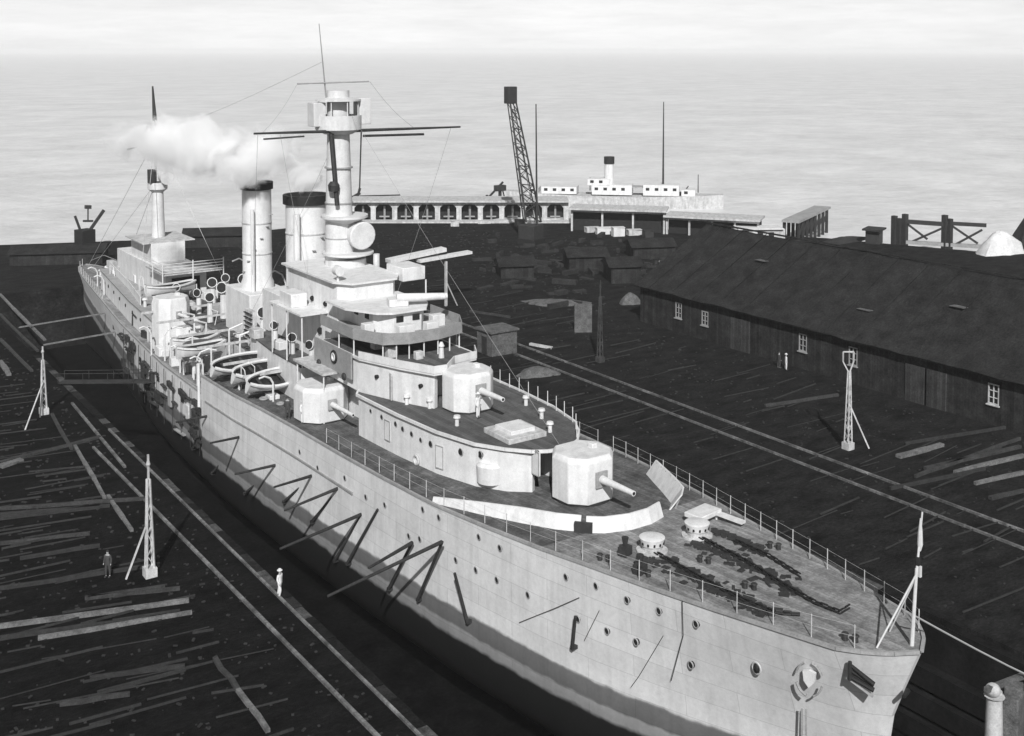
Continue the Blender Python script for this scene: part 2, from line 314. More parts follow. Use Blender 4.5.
lab_r = ['weathered beam lying in front of the shed, left of the white lattice post', 'broad pale beam right of the white lattice post', 'thin beam just right of the rails by the lattice post', 'long beam reaching the right edge, middle of its stack',
         'pale beam reaching the right edge below the long one', 'nearest pale beam by the right edge', 'thin dark beam nearest the shed window', 'thin weathered beam by the right edge below the shed window', 'dark beam beside the crane rails', 'short beam at the right edge beside the rails',
         'plank on the quay beyond the bridge of the ship', 'short white board lying beyond the far end of the shed', 'short white pipe lying right of the small grey hut']
for i, (p, q, w_, m) in enumerate(L_right): ground_bar('timber_beam', at(*p), at(*q), w_, 0.25, m, lab_r[i], 'timber', 'loose timbers on the right quay')
# loose rubble, chips and rails scattered over both yards: nobody could count it
g = G()
for i in range(5200):
    if random.random() < .45: x, y = random.uniform(4, 27), random.uniform(38, 190)
    else: x, y = random.uniform(60.5, 128), random.uniform(36, 190)
    if 93 < x < 119 and y < 113: continue
    s_ = random.uniform(.03, .09) * (1 + y / 100); g.box((x, y, s_ * .25), (s_ * random.uniform(.6, 2.4), s_, s_ * .5), random.uniform(0, 3.14))
mk('rubble', g, 'timber', smooth=False, kind='stuff', label='scattered chips and rubble over the dock yard', category='rubble')
g = G()
for i in range(420):
    lf = i % 3; x, y = (random.uniform(3, 24), random.uniform(38, 135)) if lf else (random.uniform(61, 91), random.uniform(40, 150))
    a = random.gauss(-.14 if lf else .05, .07); l = random.uniform(1, 8); c, s_ = math.cos(a), math.sin(a); w_ = random.uniform(.04, .12)
    if lf and (x + c * l / 2 > 25.2): continue
    g.bar((x - c * l / 2, y - s_ * l / 2, .03 + w_ / 2), (x + c * l / 2, y + s_ * l / 2, .03 + w_ / 2), w_, w_)
mk('scrap_timber', g, 'timber', smooth=False, kind='stuff', label='litter of short dark timber offcuts over the dock yard', category='scrap timber')

# ------------------------------------------------------------------ the ship
def lerp_tab(tab, x):
    if x <= tab[0][0]: return tab[0][1]
    for (a, b), (c, d) in zip(tab[:-1], tab[1:]):
        if x <= c: return b + (d - b) * (x - a) / (c - a)
    return tab[-1][1]
cx = lambda Y: 43.55 - (Y - 31) * .012
def zdeck(Y):
    t = max(0, 1 - (Y - 31.5) / 55); return 5.6 + 1.4 * t * t
ZA = 3.4
HB = [(31, .12), (31.6, 1.1), (32.3, 1.9), (33.5, 2.7), (36, 3.3), (40, 4.25), (44.5, 5.2), (47, 5.65), (51, 6.45), (54, 6.95), (60, 7.7), (64, 7.9), (70, 8.1), (78, 8.2), (85, 8.5), (90, 8.9), (97, 9.0), (97.6, 8.3), (110, 8.0), (119, 7.3), (130, 6.3), (142, 4.8), (155, 3.2), (163, 2.2), (167, 1.2), (168.6, .25)]
WL = [(31, .1), (33.5, .9), (36, 1.9), (40, 3.3), (44.5, 4.8), (50, 6.2), (60, 7.75), (70, 8.35), (85, 8.8), (97, 9.0), (98, 8.5), (110, 8.1), (125, 6.6), (142, 4.3), (155, 2.4), (165, .9), (168.6, .15)]
KL = [(31, .05), (40, .5), (55, 2.6), (75, 4.6), (97, 5.2), (115, 4.6), (140, 1.6), (168.6, .1)]
def hb(Y, z):
    d, w_, k = lerp_tab(HB, Y), lerp_tab(WL, Y), lerp_tab(KL, Y); zt = zdeck(Y) if Y < 97 else ZA
    if z >= 0.3: return w_ + (d - w_) * min(1, (z - .3) / (zt - .3))
    t = min(1, (.3 - z) / 7.7); return w_ + (k - w_) * (t ** 3.2)
def yst(Y, z):
    s_ = lerp_tab([(-8, 2.6), (-1, 2.4), (2.3, 1.8), (4.8, .9), (7.0, 0)], z); return Y + s_ * max(0, 1 - (Y - 31) / 16)
ship = thing('warship', 'white two-funnelled warship with military masts lying in the dry dock', 'warship', (43.2, 100, DZ))
def part(name, g, m, parent=None, **k): return mk(name, g, m, parent or ship, **k)
st = sorted(set([97.6, 98.5, 31, 31.3, 31.6, 32, 32.6, 33.5, 35, 37, 40, 43, 47, 51, 55, 60, 66, 72, 79, 85, 90, 97, 104, 110, 116, 123, 130, 137, 144, 152, 159, 164, 167, 168.2, 168.6]))
def loft(ys, zs_fn, side_flip=False):
    g = G(); rows = []
    for Y in ys:
        zs = zs_fn(Y); a = [(cx(Y) - hb(Y, z), yst(Y, z), z) for z in zs]; b = [(cx(Y) + hb(Y, z), yst(Y, z), z) for z in reversed(zs)]
        rows.append(a + b)
    n = len(rows[0]); vs = [p for r_ in rows for p in r_]; fs = []
    half = n // 2
    for k in range(len(rows) - 1):
        for i in range(n):
            if i == half - 1: continue          # the deck closes the top
            j = (i + 1) % n; fs.append((k * n + i, k * n + j, (k + 1) * n + j, (k + 1) * n + i))
    fs.append(tuple(range(n))); fs.append(tuple(reversed(range((len(rows) - 1) * n, len(rows) * n))))
    g.add(vs, fs); return g
part('hull', loft(st, lambda Y: [-7.6, -7.2, -6.4, -5, -3.4, -1.8, -.8, .3, 1.3, 2.4, ZA]), 'hull')
fore = [y for y in st if y <= 97]
fore.append(98.2); part('forecastle_side', loft(fore[:-1], lambda Y: [ZA, 4.2, 5.0] + [zdeck(Y) + .0]), 'hull')
def deck_sheet(ys, zf, inset, m, name):
    g = G(); vs = []
    for Y in ys: h = max(.04, hb(Y, zf(Y)) - inset); vs += [(cx(Y) - h, Y, zf(Y)), (cx(Y) + h, Y, zf(Y)), (cx(Y) - h, Y, zf(Y) - .12), (cx(Y) + h, Y, zf(Y) - .12)]
    fs = []
    for k in range(len(ys) - 1):
        o = 4 * k; fs += [(o, o + 1, o + 5, o + 4), (o + 2, o + 6, o + 7, o + 3), (o, o + 4, o + 6, o + 2), (o + 1, o + 3, o + 7, o + 5)]
    fs += [(0, 2, 3, 1), (len(vs) - 4, len(vs) - 3, len(vs) - 1, len(vs) - 2)]
    g.add(vs, fs); return part(name, g, m, smooth=False)
deck_sheet([y for y in fore[:-1] if y <= 51], lambda Y: zdeck(Y) + .03, .06, 'deck', 'forecastle_deck')
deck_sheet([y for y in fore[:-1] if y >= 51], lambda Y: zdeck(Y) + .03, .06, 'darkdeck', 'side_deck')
deck_sheet([y for y in st if y >= 97], lambda Y: ZA + .03, .06, 'deck', 'quarter_deck')
# gunwale bars
for s_ in (-1, 1):
    g = G(); pts = [(cx(Y) + s_ * (hb(Y, zdeck(Y)) - .02), Y, zdeck(Y) + .05) for Y in fore[:-1]]
    for a, b in zip(pts[:-1], pts[1:]): g.bar(a, b, .16, .16)
    part('gunwale', g, 'grey', smooth=False)
    g = G(); pts = [(cx(Y) + s_ * (hb(Y, ZA) - .02), Y, ZA + .05) for Y in st if Y >= 97]
    for a, b in zip(pts[:-1], pts[1:]): g.bar(a, b, .16, .16)
    part('gunwale', g, 'grey', smooth=False)
def hull_x(Y, z): return cx(Y) - hb(Y, z)
# scuttles along the starboard side (two rows) and a short upper row
def scuttle(Y, z, r_=.17, nm='scuttle'):
    x = hull_x(Y, z); g = G(); g.cyl((x + .12, Y, z), (x - .035, Y, z), r_, r_, 10); o = part(nm, g, 'black')
    g2 = G().ring((x - .02, Y, z), r_ + .01, .035, 'x', 12); mk('rim', g2, 'grey', o)
for p in [(566, 577), (596, 586), (627, 600), (659, 611), (696, 624), (409, 536), (420, 539), (456, 560), (476, 570), (497, 580), (528, 595), (578, 619), (607, 631), (636, 642), (691, 665), (423, 509.5), (439, 517.5), (479, 537), (500, 548), (300, 452), (318, 468), (345, 478), (366, 497), (385, 505)]:
    X = 37.0
    for _ in range(12):
        d = _F * FPX + _Rt * (p[0] - 512) - _U * (p[1] - YP); q = Vector((0, 0, CAM_H)) + d * (X / d.x); X = hull_x(q.y, min(q.z, 6))
    scuttle(q.y, q.z)
# rubbing strake and dark streaks: strake only
g = G(); pts = [(hull_x(Y, 3.6) - .03, Y, 3.6) for Y in [70, 74, 79, 85, 90, 96]]
for a, b in zip(pts[:-1], pts[1:]): g.bar(a, b, .12, .14)
part('strake', g, 'grey', smooth=False)
# torpedo net booms swung out on the starboard side
VV = [((95.9, 2.3), (31, 95.5, 2.4), (100.6, -2.0)), ((89.4, 2.2), (31, 87.1, 3.0), (94.5, -2.3)), ((82.2, 2.0), (31, 81.9, 2.1), (87.4, -1.8)), ((76.4, 2.9), (31, 74.4, 3.5), (80, -.1)),
      ((72.2, 3.3), (31, 72.7, 2.4), (75.4, -.1)), ((68.9, 2.5), (28.6, 67.8, 2.1), (72.1, -1.8)), ((66.6, 3.6), None, (70.2, -1.3)), ((62, 3.0), (31, 60.2, 3.1), (64.9, -1.1)),
      ((58.3, 4.4), (28.5, 60.6, 1.9), (61.5, -.5)), ((56.9, 3.0), None, (56.7, -.1)), ((47.9, 3.5), None, (48.4, 1.5))]
for (ya, za), b, (yc, zc) in VV:
    xa = 35.0 if ya > 50 else hull_x(ya, za) - .5; xc = min(35.8, hull_x(yc, zc) - .25) if ya > 50 else hull_x(yc, zc) - .25
    g = G(); g.cyl((xa, ya, za), (xc, yc, zc), .09, .11, 8); o = part('boom_strut', g, 'timber')
    mk('pad_eye', G().box((xc + .12, yc, zc), (.4, .2, .2)), 'steel', o)
    if b: part('net_boom', G().cyl((xa, ya, za), b, .13, .08, 8), 'timber')
# bow: hawse pipe, anchors, crest scroll, ladder marks
def on_hull(px, py, x0=42.0):
    X = x0
    for _ in range(30):
        d = _F * FPX + _Rt * (px - 512) - _U * (py - YP); q = Vector((0, 0, CAM_H)) + d * (X / d.x); X = .5 * X + .5 * hull_x(q.y, min(q.z, 6.6))
    return Vector((X, q.y, q.z))
a0, a1 = on_hull(850, 668), on_hull(873, 684)
anc = part('anchor', G().cyl(a0 + Vector((-.1, -.1, 0)), a1 + Vector((-.1, -.1, 0)), .13, .1, 8), 'black')
g = G(); off = Vector((-.18, -.18, 0))
for dz in (-.28, .26): g.cyl(a0 + off + Vector((0, 0, dz)), a1 + off + Vector((0, 0, dz * .5)), .09, .12, 8)
mk('fluke', g, 'black', anc)
mk('stock', G().cyl(a0 + off + Vector((-.05, 0, -.4)), a0 + off + Vector((-.05, 0, .45)), .09, .09, 8), 'steel', anc)
mk('anchor_bed', G().bar(a0 + Vector((-.02, -.02, -.45)), a1 + Vector((-.02, -.02, -.5)), .35, .1), 'grey', anc)
h = on_hull(757, 668, 41); part('hawse_pipe', G().sphere(h + Vector((-.02, 0, 0)), .24, (.6, .7, 1.1)), 'black'); part('hawse_lip', G().ring(h + Vector((-.02, 0, 0)), .27, .05, 'x'), 'offwhite')
h = on_hull(905, 692, 43.4); part('bow_eye', G().cyl(h + Vector((.2, 0, 0)), h + Vector((-.35, -.2, 0)), .12, .09, 8), 'black')
c = on_hull(810, 678, 41)
g = G()
tn = (on_hull(826, 682) - on_hull(794, 674)).normalized()
for k in range(4):                             # open ring of scroll work painted and carved on the bow
    pts = []
    for i in range(6):
        a = 2 * math.pi * (k + i * .13) / 4 + .35; pts.append(c + tn * (.66 * math.cos(a)) + Vector((-.12, -.05, .8 * math.sin(a))))
    g.tube(pts, .05 if k % 2 else .07, 6)
part('bow_scroll', g, 'grey')
part('bow_shield', G().add([c + tn * (a * .32) + Vector((d, d * .3, b * .42)) for d in (-.14, .02) for a, b in ((-1, .8), (0, 1), (1, .8), (.8, -.3), (0, -1), (-.8, -.3))],
     [(0, 1, 2, 3, 4, 5)[::-1], (6, 7, 8, 9, 10, 11)] + [(i, (i + 1) % 6, 6 + (i + 1) % 6, 6 + i) for i in range(6)]), 'white', smooth=False)
for px in (802, 806):
    a, b = on_hull(px, 708, 41), on_hull(px, 735, 41); part('draught_mark', G().bar(a + Vector((-.03, -.02, 0)), b + Vector((-.03, -.02, 0)), .1, .04), 'grey', smooth=False)
# ropes hanging over the side
for pts in ([(683, 600), (684, 635), (672, 680)], [(664, 635), (640, 675), (632, 686)], [(580, 597), (555, 608), (520, 622)], [(600, 610), (585, 640)]):
    g = G(); g.tube([on_hull(*p, 38) + Vector((-.08, -.03, 0)) for p in pts], .02, 5); part('side_rope', g, 'timber')

def zf(Y): return zdeck(Y) + .03
# guard rails: stanchions as parts, wires joined
def guard(side, y0, y1, step, inset=.25, m='offwhite'):
    g = G(); prev = None; Y = y0
    while Y <= y1:
        h_ = max(.05, hb(Y, zdeck(Y)) - inset); x = cx(Y) + side * h_; z = zf(Y)
        part('stanchion', G().cyl((x, Y, z), (x, Y, z + 1.1), .028, .024, 5), m)
        if prev is not None:
            for q in (1.05, .55): g.cyl(prev + Vector((0, 0, q)), (x, Y, z + q), .007, .007, 4)
        prev = Vector((x, Y, z)); Y += step
    part('guard_wire', g, m)
guard(1, 32.2, 62, 1.45); guard(-1, 33, 76, 1.9, .35)
guard(1, 63, 95, 2.2)
# dark strips, cables, capstans
def dk(px, py, dz=.03):
    z = 6.5
    for _ in range(12): q = at(px, py, z); z = zdeck(q.y) + dz
    return q
for pl, wd in (([(640, 556), (672, 566), (700, 580), (735, 597), (775, 615)], 1.7), ([(690, 543), (720, 552), (750, 566), (785, 584), (800, 592)], 1.5), ([(715, 530), (750, 545), (765, 556)], .9)):
    g = G(); pts = [dk(*p, .04) for p in pl]; rq = random.Random(int(wd * 100))
    for a, b in zip(pts[:-1], pts[1:]):
        n = int((b - a).length / .06); dr = (b - a).normalized(); sdv = dr.cross(Vector((0, 0, 1)))
        for i in range(n):
            p = a.lerp(b, i / n) + sdv * rq.gauss(0, wd * .24); g.box(p + Vector((0, 0, rq.uniform(0, .05))), (rq.uniform(.15, .6), rq.uniform(.1, .4), .05), rq.uniform(0, 3.1))
    o = part('dark_strip', g, 'steel', smooth=False); o['kind'] = 'stuff'  # ragged strip of thin dark pieces along the cable run
def chain(pl, nm='anchor_cable'):
    pts = [dk(*p, .16) for p in pl]; g = G(); d = 0
    for a, b in zip(pts[:-1], pts[1:]):
        n = max(1, int((b - a).length / .32)); dr = (b - a).normalized(); sdv = dr.cross(Vector((0, 0, 1)))
        for i in range(n):
            p = a.lerp(b, (i + .5) / n); d += 1
            o_ = sdv * .09 if d % 2 else Vector((0, 0, .09))
            g.cyl(p - dr * .2 + o_, p + dr * .2 + o_, .05, .05, 5); g.cyl(p - dr * .2 - o_, p + dr * .2 - o_, .05, .05, 5)
    part(nm, g, 'black')
chain([(655, 552), (700, 577), (745, 600), (775, 612), (800, 614)]); chain([(700, 537), (745, 560), (785, 585), (815, 602), (840, 612), (850, 606)]); chain([(735, 540), (770, 556), (800, 575)])
for px, py in ((652, 551), (697, 536)):
    q = dk(px, py); cp = part('capstan', G().lathe(q, [(.88, q.z), (.88, q.z + .1), (.55, q.z + .13), (.55, q.z + .33)], 20), 'offwhite')
    mk('drum_head', G().lathe(q, [(.5, q.z + .3), (.62, q.z + .4), (.7, q.z + .72), (.72, q.z + .8), (.6, q.z + .85)], 20), 'white', cp)
    for i in range(12):
        a = 2 * math.pi * i / 12; mk('bar_socket', G().box((q.x + .65 * math.cos(a), q.y + .65 * math.sin(a), q.z + .56), (.1, .1, .13), a), 'black', cp)
# bollards, cleats and low fittings on the forecastle
for px, py in ((845, 640), (745, 588), (770, 548), (700, 562), (640, 575), (600, 560)):
    q = dk(px, py)
    for o_ in (Vector(), Vector((.22, -.42, 0))): part('bollard', G().lathe(q + o_, [(.14, q.z - .02), (.12, q.z + .28), (.18, q.z + .31), (.14, q.z + .36)], 10), 'steel')
for px, py in ((640, 573), (625, 555)):
    q = dk(px, py); part('deck_fitting', G().box(q + Vector((0, 0, .25)), (.7, .5, .5), .3).cyl(q + Vector((0, 0, .4)), q + Vector((0, 0, 1.0)), .08, .2, 8), 'steel')
# breakwater: two upright curved plates and their brackets
def plate(pl, h0, h1, lean, th=.1, m='white'):
    pts = [dk(*p) for p in pl]; N_ = len(pts); g = G(); tops = []; ns = []
    for i in range(N_):
        t_ = pts[min(i + 1, N_ - 1)] - pts[max(i - 1, 0)]; n_ = Vector((t_.y, -t_.x, 0)).normalized(); n_ = n_ if n_.y > 0 else -n_; ns.append(n_)
        h_ = h0 + (h1 - h0) * min(1, i / max(1, N_ - 1) * 1.6); tops.append(pts[i] + Vector((0, 0, h_)) + n_ * lean * h_)
    for i in range(N_ - 1):
        vs = [pts[i] - Vector((0, 0, .05)), pts[i + 1] - Vector((0, 0, .05)), tops[i + 1], tops[i]]; vs += [v + ns[i if k in (0, 3) else i + 1] * th for k, v in enumerate(vs)]
        g.add(vs, [(0, 1, 2, 3), (7, 6, 5, 4), (0, 4, 5, 1), (1, 5, 6, 2), (2, 6, 7, 3), (3, 7, 4, 0)])
    o = part('breakwater', g, m, smooth=False)
    for i in range(N_ - 1):
        for f in (.25, .75):
            b_ = pts[i].lerp(pts[i + 1], f); t_ = tops[i].lerp(tops[i + 1], f); mk('bracket', G().bar(b_ + ns[i] * (.45 + lean), t_ + ns[i] * .1 - Vector((0, 0, .05)), .07, .1), 'grey', o, smooth=False)
    return o
plate([(432, 503), (455, 508.5), (480, 514.5), (520, 523), (555, 529.5), (580, 532)], .35, .85, .35); plate([(586, 533), (605, 533.5), (632, 530), (652, 524), (664, 517)], .85, .85, .35)
plate([(647, 474), (655, 483), (664, 493), (672, 503), (670, 510)], .9, 1.0, -.75); plate([(574, 532.5), (592, 534)], .6, .6, 0, .2, 'steel')
q = dk(703, 521); part('hatch_cover', G().box(q + Vector((0, 0, .5)), (2.0, 1.25, .3), .15).box(q + Vector((-.8, -.3, .2)), (.12, .12, .5)).box(q + Vector((.8, -.3, .2)), (.12, .12, .5)), 'white', bevel=.05)
part('gangplank', G().bar(q + Vector((.7, -.1, .45)), q + Vector((1.1, -2.2, .4)), .4, .14), 'white', smooth=False)

# ---- forward superstructure block
ZR = 8.7
sb = [(38.3, 97), (37.6, 90), (37.6, 84.5), (39.6, 84), (39.8, 77), (38.3, 75.6), (37.9, 75.0), (38.0, 72), (38.1, 69.2), (38.5, 64.6), (39.3, 61.2), (40.4, 59.3), (41.6, 58.2), (42.0, 58.5), (42.4, 61.2)]
mir = lambda p: (2 * cx(p[1]) - p[0], p[1])
blk = sb + [mir(p) for p in reversed(sb)]
part('casemate_block', G().prism(blk, 5.5, ZR - .14), 'white', bevel=.03)
g = G(); rf = [(p[0] - .15 if i > 3 else p[0] - .05, p[1]) for i, p in enumerate(sb[:-3])] + [(41.4, 58.0), (42.3, 57.5), (43.2, 57.3)]
part('upper_deck', G().prism(rf + [mir(p) for p in reversed(rf)], ZR - .14, ZR), 'roofdeck', smooth=False)
g = G(); e_ = rf[4:] + [mir(p) for p in reversed(rf[4:])]
for a, b in zip(e_[:-1], e_[1:]): g.bar((a[0], a[1], ZR + .02), (b[0], b[1], ZR + .02), .14, .2)
part('deck_edge', g, 'white', smooth=False)
# scuttles, doors and ladders on the block wall
def wallx(Y): return lerp_tab(sorted([(p[1], p[0]) for p in sb[6:-2]]), Y)
def wall_pt(px, py):
    X = 38.0
    for _ in range(15):
        d = _F * FPX + _Rt * (px - 512) - _U * (py - YP); q = Vector((0, 0, CAM_H)) + d * (X / d.x); X = wallx(q.y)
    q.x = X; return q
for px, py, r_ in ((371, 411, .13), (382, 417, .15), (396, 424, .17), (403, 429, .16), (412, 434, .17), (421, 440, .14), (431, 444, .2), (461, 452, .22), (479, 455, .22), (511, 459, .15)):
    q = wall_pt(px, py); o = part('scuttle', G().cyl(q + Vector((.1, .03, 0)), q + Vector((-.03, -.01, 0)), r_, r_, 12), 'black')
    mk('rim', G().ring(q + Vector((-.02, 0, 0)), r_ + .02, .03, 'x', 14), 'grey', o)
def wall_door(px, py, w_, h_):
    q = wall_pt(px, py); q2 = wall_pt(px + 3, py + 1); tn_ = Vector((q2.x - q.x, q2.y - q.y, 0)).normalized(); nn = Vector((tn_.y, -tn_.x, 0)); nn = nn if nn.x < 0 else -nn
    g = G(); a = q + nn * .05; c4 = [a - tn_ * w_ / 2, a + tn_ * w_ / 2]
    vs = [c4[0], c4[1], c4[1] + Vector((0, 0, h_)), c4[0] + Vector((0, 0, h_))]; vs += [v - nn * .12 for v in vs]
    g.add(vs, [(0, 1, 2, 3), (7, 6, 5, 4), (0, 4, 5, 1), (1, 5, 6, 2), (2, 6, 7, 3), (3, 7, 4, 0)])
    o = part('wall_door', g, 'white', smooth=False); fr = G()
    for i in range(4): fr.bar(vs[i] + nn * .02, vs[(i + 1) % 4] + nn * .02, .05, .05)
    mk('door_frame', fr, 'grey', o)
for a in ((440, 468, .7, 1.5), (508, 482, .7, 1.5), (388, 440, .7, 1.4)): wall_door(*a)
# sponson bulge with curved plate below the scuttles, rope coils at wall foot
q = wall_pt(483, 470); part('gun_sponson', G().lathe((q.x + .5, q.y + .1), [(.6, 6.0), (.95, 6.3), (1.0, 7.4), (.8, 7.6)], 18), 'white')
for px, py in ((395, 446), (402, 452), (413, 459), (420, 464)):
    q = dk(px, py); part('hose_reel', G().ring(q + Vector((-.3, 0, .35)), .3, .09, 'x', 12), 'offwhite')

def turret(cx_, cy_, z0, r_, h_, gun_to, gz, facets=8, rot=0.0, gr=.2, name='gun_turret'):
    gd = Vector((gun_to[0] - cx_, gun_to[1] - cy_, 0)); L_ = gd.length; gd.normalize(); a0 = math.atan2(gd.y, gd.x)
    poly = lambda s_: [(cx_ + s_ * r_ * math.cos(a0 + t), cy_ + s_ * r_ * math.sin(a0 + t)) for t in (-.5, .5, 1.15, 1.9, 2.6, -2.6, -1.9, -1.15)]
    lo, hi = poly(1.0), poly(1.0); n = len(lo); g = G()
    lv = [(p[0], p[1], z0 + .12) for p in lo] + [(p[0], p[1], z0 + h_ * .9) for p in lo] + [(p[0], p[1], z0 + h_) for p in [(cx_ + (q[0] - cx_) * .9, cy_ + (q[1] - cy_) * .9) for q in hi]]
    g.add(lv, [(k * n + i, k * n + (i + 1) % n, (k + 1) * n + (i + 1) % n, (k + 1) * n + i) for k in (0, 1) for i in range(n)] + [tuple(reversed(range(n))), tuple(range(2 * n, 3 * n))])
    t = part(name, g, 'white', bevel=.06)
    mk('turret_ring', G().lathe((cx_, cy_), [(r_ * .9, z0 - .05), (r_ * .9, z0 + .14)], 24), 'steel', t)
    a = Vector((cx_, cy_, gz)) + gd * r_ * .75; b = Vector((gun_to[0], gun_to[1], gz + .05))
    gb = G().cyl(a, a.lerp(b, .45), gr * 1.35, gr, 14).cyl(a.lerp(b, .45), b, gr, gr * .78, 14)
    mk('gun_barrel', gb, 'white', t)
    mk('muzzle', G().cyl(b, b + gd * .02, gr * .5, gr * .5, 10), 'black', t)
    mk('gun_port', G().box(Vector((cx_, cy_, gz)) + gd * (r_ * .93), (.12, gr * 4.2, gr * 4.6), a0), 'grey', t)
    mk('sight_hood', G().box((cx_ - gd.y * r_ * .4, cy_ + gd.x * r_ * .4, z0 + h_ + .08), (.5, .4, .35), a0), 'white', t, bevel=.05)
    return t
turret(43.65, 55.7, 6.15, 2.0, 2.95, (43.75, 50.9), 7.75, gr=.21)
turret(42.95, 68.0, ZR, 1.85, 2.8, (43.0, 63.6), 10.3)
g = G(); g.box((42.4, 61.3, ZR + .18), (3.0, 3.0, .36)); o = part('skylight', g, 'offwhite', bevel=.04); mk('skylight_lid', G().box((42.4, 61.3, ZR + .48), (1.9, 1.9, .28)), 'white', o, bevel=.04)
# small gear on the roof of the block
for x, y in ((40.2, 65), (40.6, 69.3), (45.8, 63), (46.6, 66), (44.6, 60.4), (39.7, 71.0)):
    part('deck_vent', G().lathe((x, y), [(.14, ZR), (.14, ZR + .5), (.26, ZR + .55), (.22, ZR + .7)], 10), 'white')
for i in range(12):
    Y = 58.6 + i * 1.3; x = 2 * cx(Y) - lerp_tab(sorted([(p[1], p[0]) for p in rf[4:]]), Y) - .12
    part('stanchion', G().cyl((x, Y, ZR), (x, Y, ZR + 1.05), .035, .03, 5), 'mastw')

# ---- bridge house, bridge and charthouse
hs = [(38.3, 82), (38.3, 75.4), (39.6, 71.6), (40.8, 69.0), (41.2, 69.2), (41.6, 71.6), (45.2, 71.6), (45.8, 74), (45.8, 82)]
part('bridge_house', G().prism(hs, ZR - .02, 11.15), 'white', bevel=.04)
part('house_door', G().box((39.2, 72.5, 9.75), (.1, .8, 1.9), -.33), 'offwhite', smooth=False)
for x, y in ((40.25, 70.0), (38.75, 73.8)): part('scuttle', G().cyl((x + .2, y, 10.2), (x - .1, y - .03, 10.2), .14, .14, 10), 'black')
br = [(38.1, 82), (38.1, 75.3), (39.4, 71.4), (40.6, 68.7), (41.6, 68.6), (43.2, 70.2), (45.3, 70.5), (46.1, 72), (46.1, 82)]
part('bridge_deck', G().prism(br, 11.15, 11.3), 'white', smooth=False)
part('bridge_screen', G().strip(br[1:8], 11.3, 11.85, .08), 'white', smooth=False)
part('bridge_platform', G().prism([(x * .94 + 42 * .06, y * .97 + 76 * .03) for x, y in br], 11.3, 11.33), 'roofdeck', smooth=False)
for x, y, s_ in ((40.2, 74.2, .8), (41.6, 72.6, .6), (40.6, 77.0, 1.0)): part('deck_locker', G().box((x, y, 11.33 + s_ / 2), (s_, s_ * .8, s_)), 'offwhite', bevel=.04)
part('binnacle', G().lathe((43.2, 72.0), [(.22, 11.3), (.16, 12.1), (.24, 12.2), (.1, 12.5)], 10), 'white')
up = [(38.2, 82), (38.2, 76.4), (39.2, 73.6), (41, 72.8), (43.5, 72.8), (45.9, 73.5), (47.0, 75.6), (47.0, 80)]
part('upper_bridge', G().prism(up, 12.5, 12.66), 'grey', smooth=False)
part('bridge_cloth', G().strip(up, 12.5, 13.35, .07), 'canvas', smooth=False)
for x, y in [(38.3, 79), (38.3, 76.5), (39.3, 73.8), (40.2, 73.4), (41.1, 73.1), (42.3, 73.0), (43.5, 73.0), (44.7, 73.3), (45.8, 73.7), (46.8, 75.7), (46.8, 79)]:
    part('bridge_post', G().cyl((x, y, 11.2 if x < 46 else 8.7), (x, y, 12.55), .055, .055, 6), 'white')
part('charthouse', G().prism([(40.2, 82), (40.2, 77.0), (41.2, 75.6), (43.6, 75.6), (44.6, 77.0), (44.6, 82)], 12.6, 14.2), 'white', bevel=.05)
for x in (41.7, 43.1): part('charthouse_window', G().box((x, 75.58, 13.7), (.6, .08, .45)), 'glass', smooth=False)
for y in (78.0, 79.8): part('charthouse_window', G().box((40.18, y, 13.7), (.08, .6, .45)), 'glass', smooth=False)
for x, y, w_ in ((41.5, 74.4, 1.3), (43.6, 74.2, 1.0), (45.2, 76, 1.1), (39.4, 76.4, .8)): part('deck_locker', G().box((x, y, 13.1), (w_, .7, .9)), 'white', bevel=.04)
part('charthouse_roof', G().prism([(38.6, 82), (38.6, 78.6), (39.9, 75.9), (40.9, 75.2), (43.8, 75.2), (45.0, 77), (45.0, 82)], 14.2, 14.36), 'white', smooth=False)
part('rangefinder', G().cyl((42.2, 77.0, 15.0), (45.9, 75.6, 14.95), .36, .26, 12).box((42.4, 77.2, 14.65), (1.5, 1.1, .55), -.3), 'white', bevel=.03)
# tower house at the foot of the foremast
part('tower_house', G().prism([(39.6, 91.5), (39.6, 82.0), (40.4, 80.8), (44.0, 80.8), (44.8, 82.0), (44.8, 91.5)], ZR - .02, 15.6), 'white', bevel=.04)
part('tower_house', G().prism([(44.8, 90), (44.8, 82.2), (47.0, 82.2), (47.0, 90)], ZR - .02, 13.2), 'offwhite', bevel=.04)
for x, y, z, r_ in ((41.2, 80.74, 12.0, .3), (39.56, 84, 13.6, .22), (39.56, 86.5, 13.6, .22), (39.56, 85, 11.2, .3), (39.56, 88, 12.4, .2)): part('scuttle', G().cyl((x + .05, y + .03, z), (x - .05, y - .03, z), r_, r_, 12), 'black')
part('tower_platform', G().prism([(39.2, 92), (39.2, 82), (40.2, 80.5), (44.2, 80.5), (45.2, 82), (45.2, 92)], 15.6, 15.75), 'white', smooth=False)
part('side_platform', G().prism([(37.2, 90), (37.2, 83.6), (39.7, 83.6), (39.7, 90)], 12.9, 13.05), 'white', smooth=False)
for y in (83.8, 86.8, 89.8): part('bridge_post', G().cyl((37.4, y, ZR), (37.4, y, 12.95), .06, .06, 6), 'white')
part('side_box', G().box((38.3, 87.5, 13.6), (1.4, 2.4, 1.1)), 'white', bevel=.05)
part('signal_house', G().prism([(45.1, 84), (45.1, 81.2), (47.2, 81.2), (47.2, 84)], 15.2, 16.3), 'white', bevel=.05)
part('platform_post', G().cyl((46.9, 80.6, 13.2), (46.9, 80.6, 15.3), .07, .07, 6), 'white')
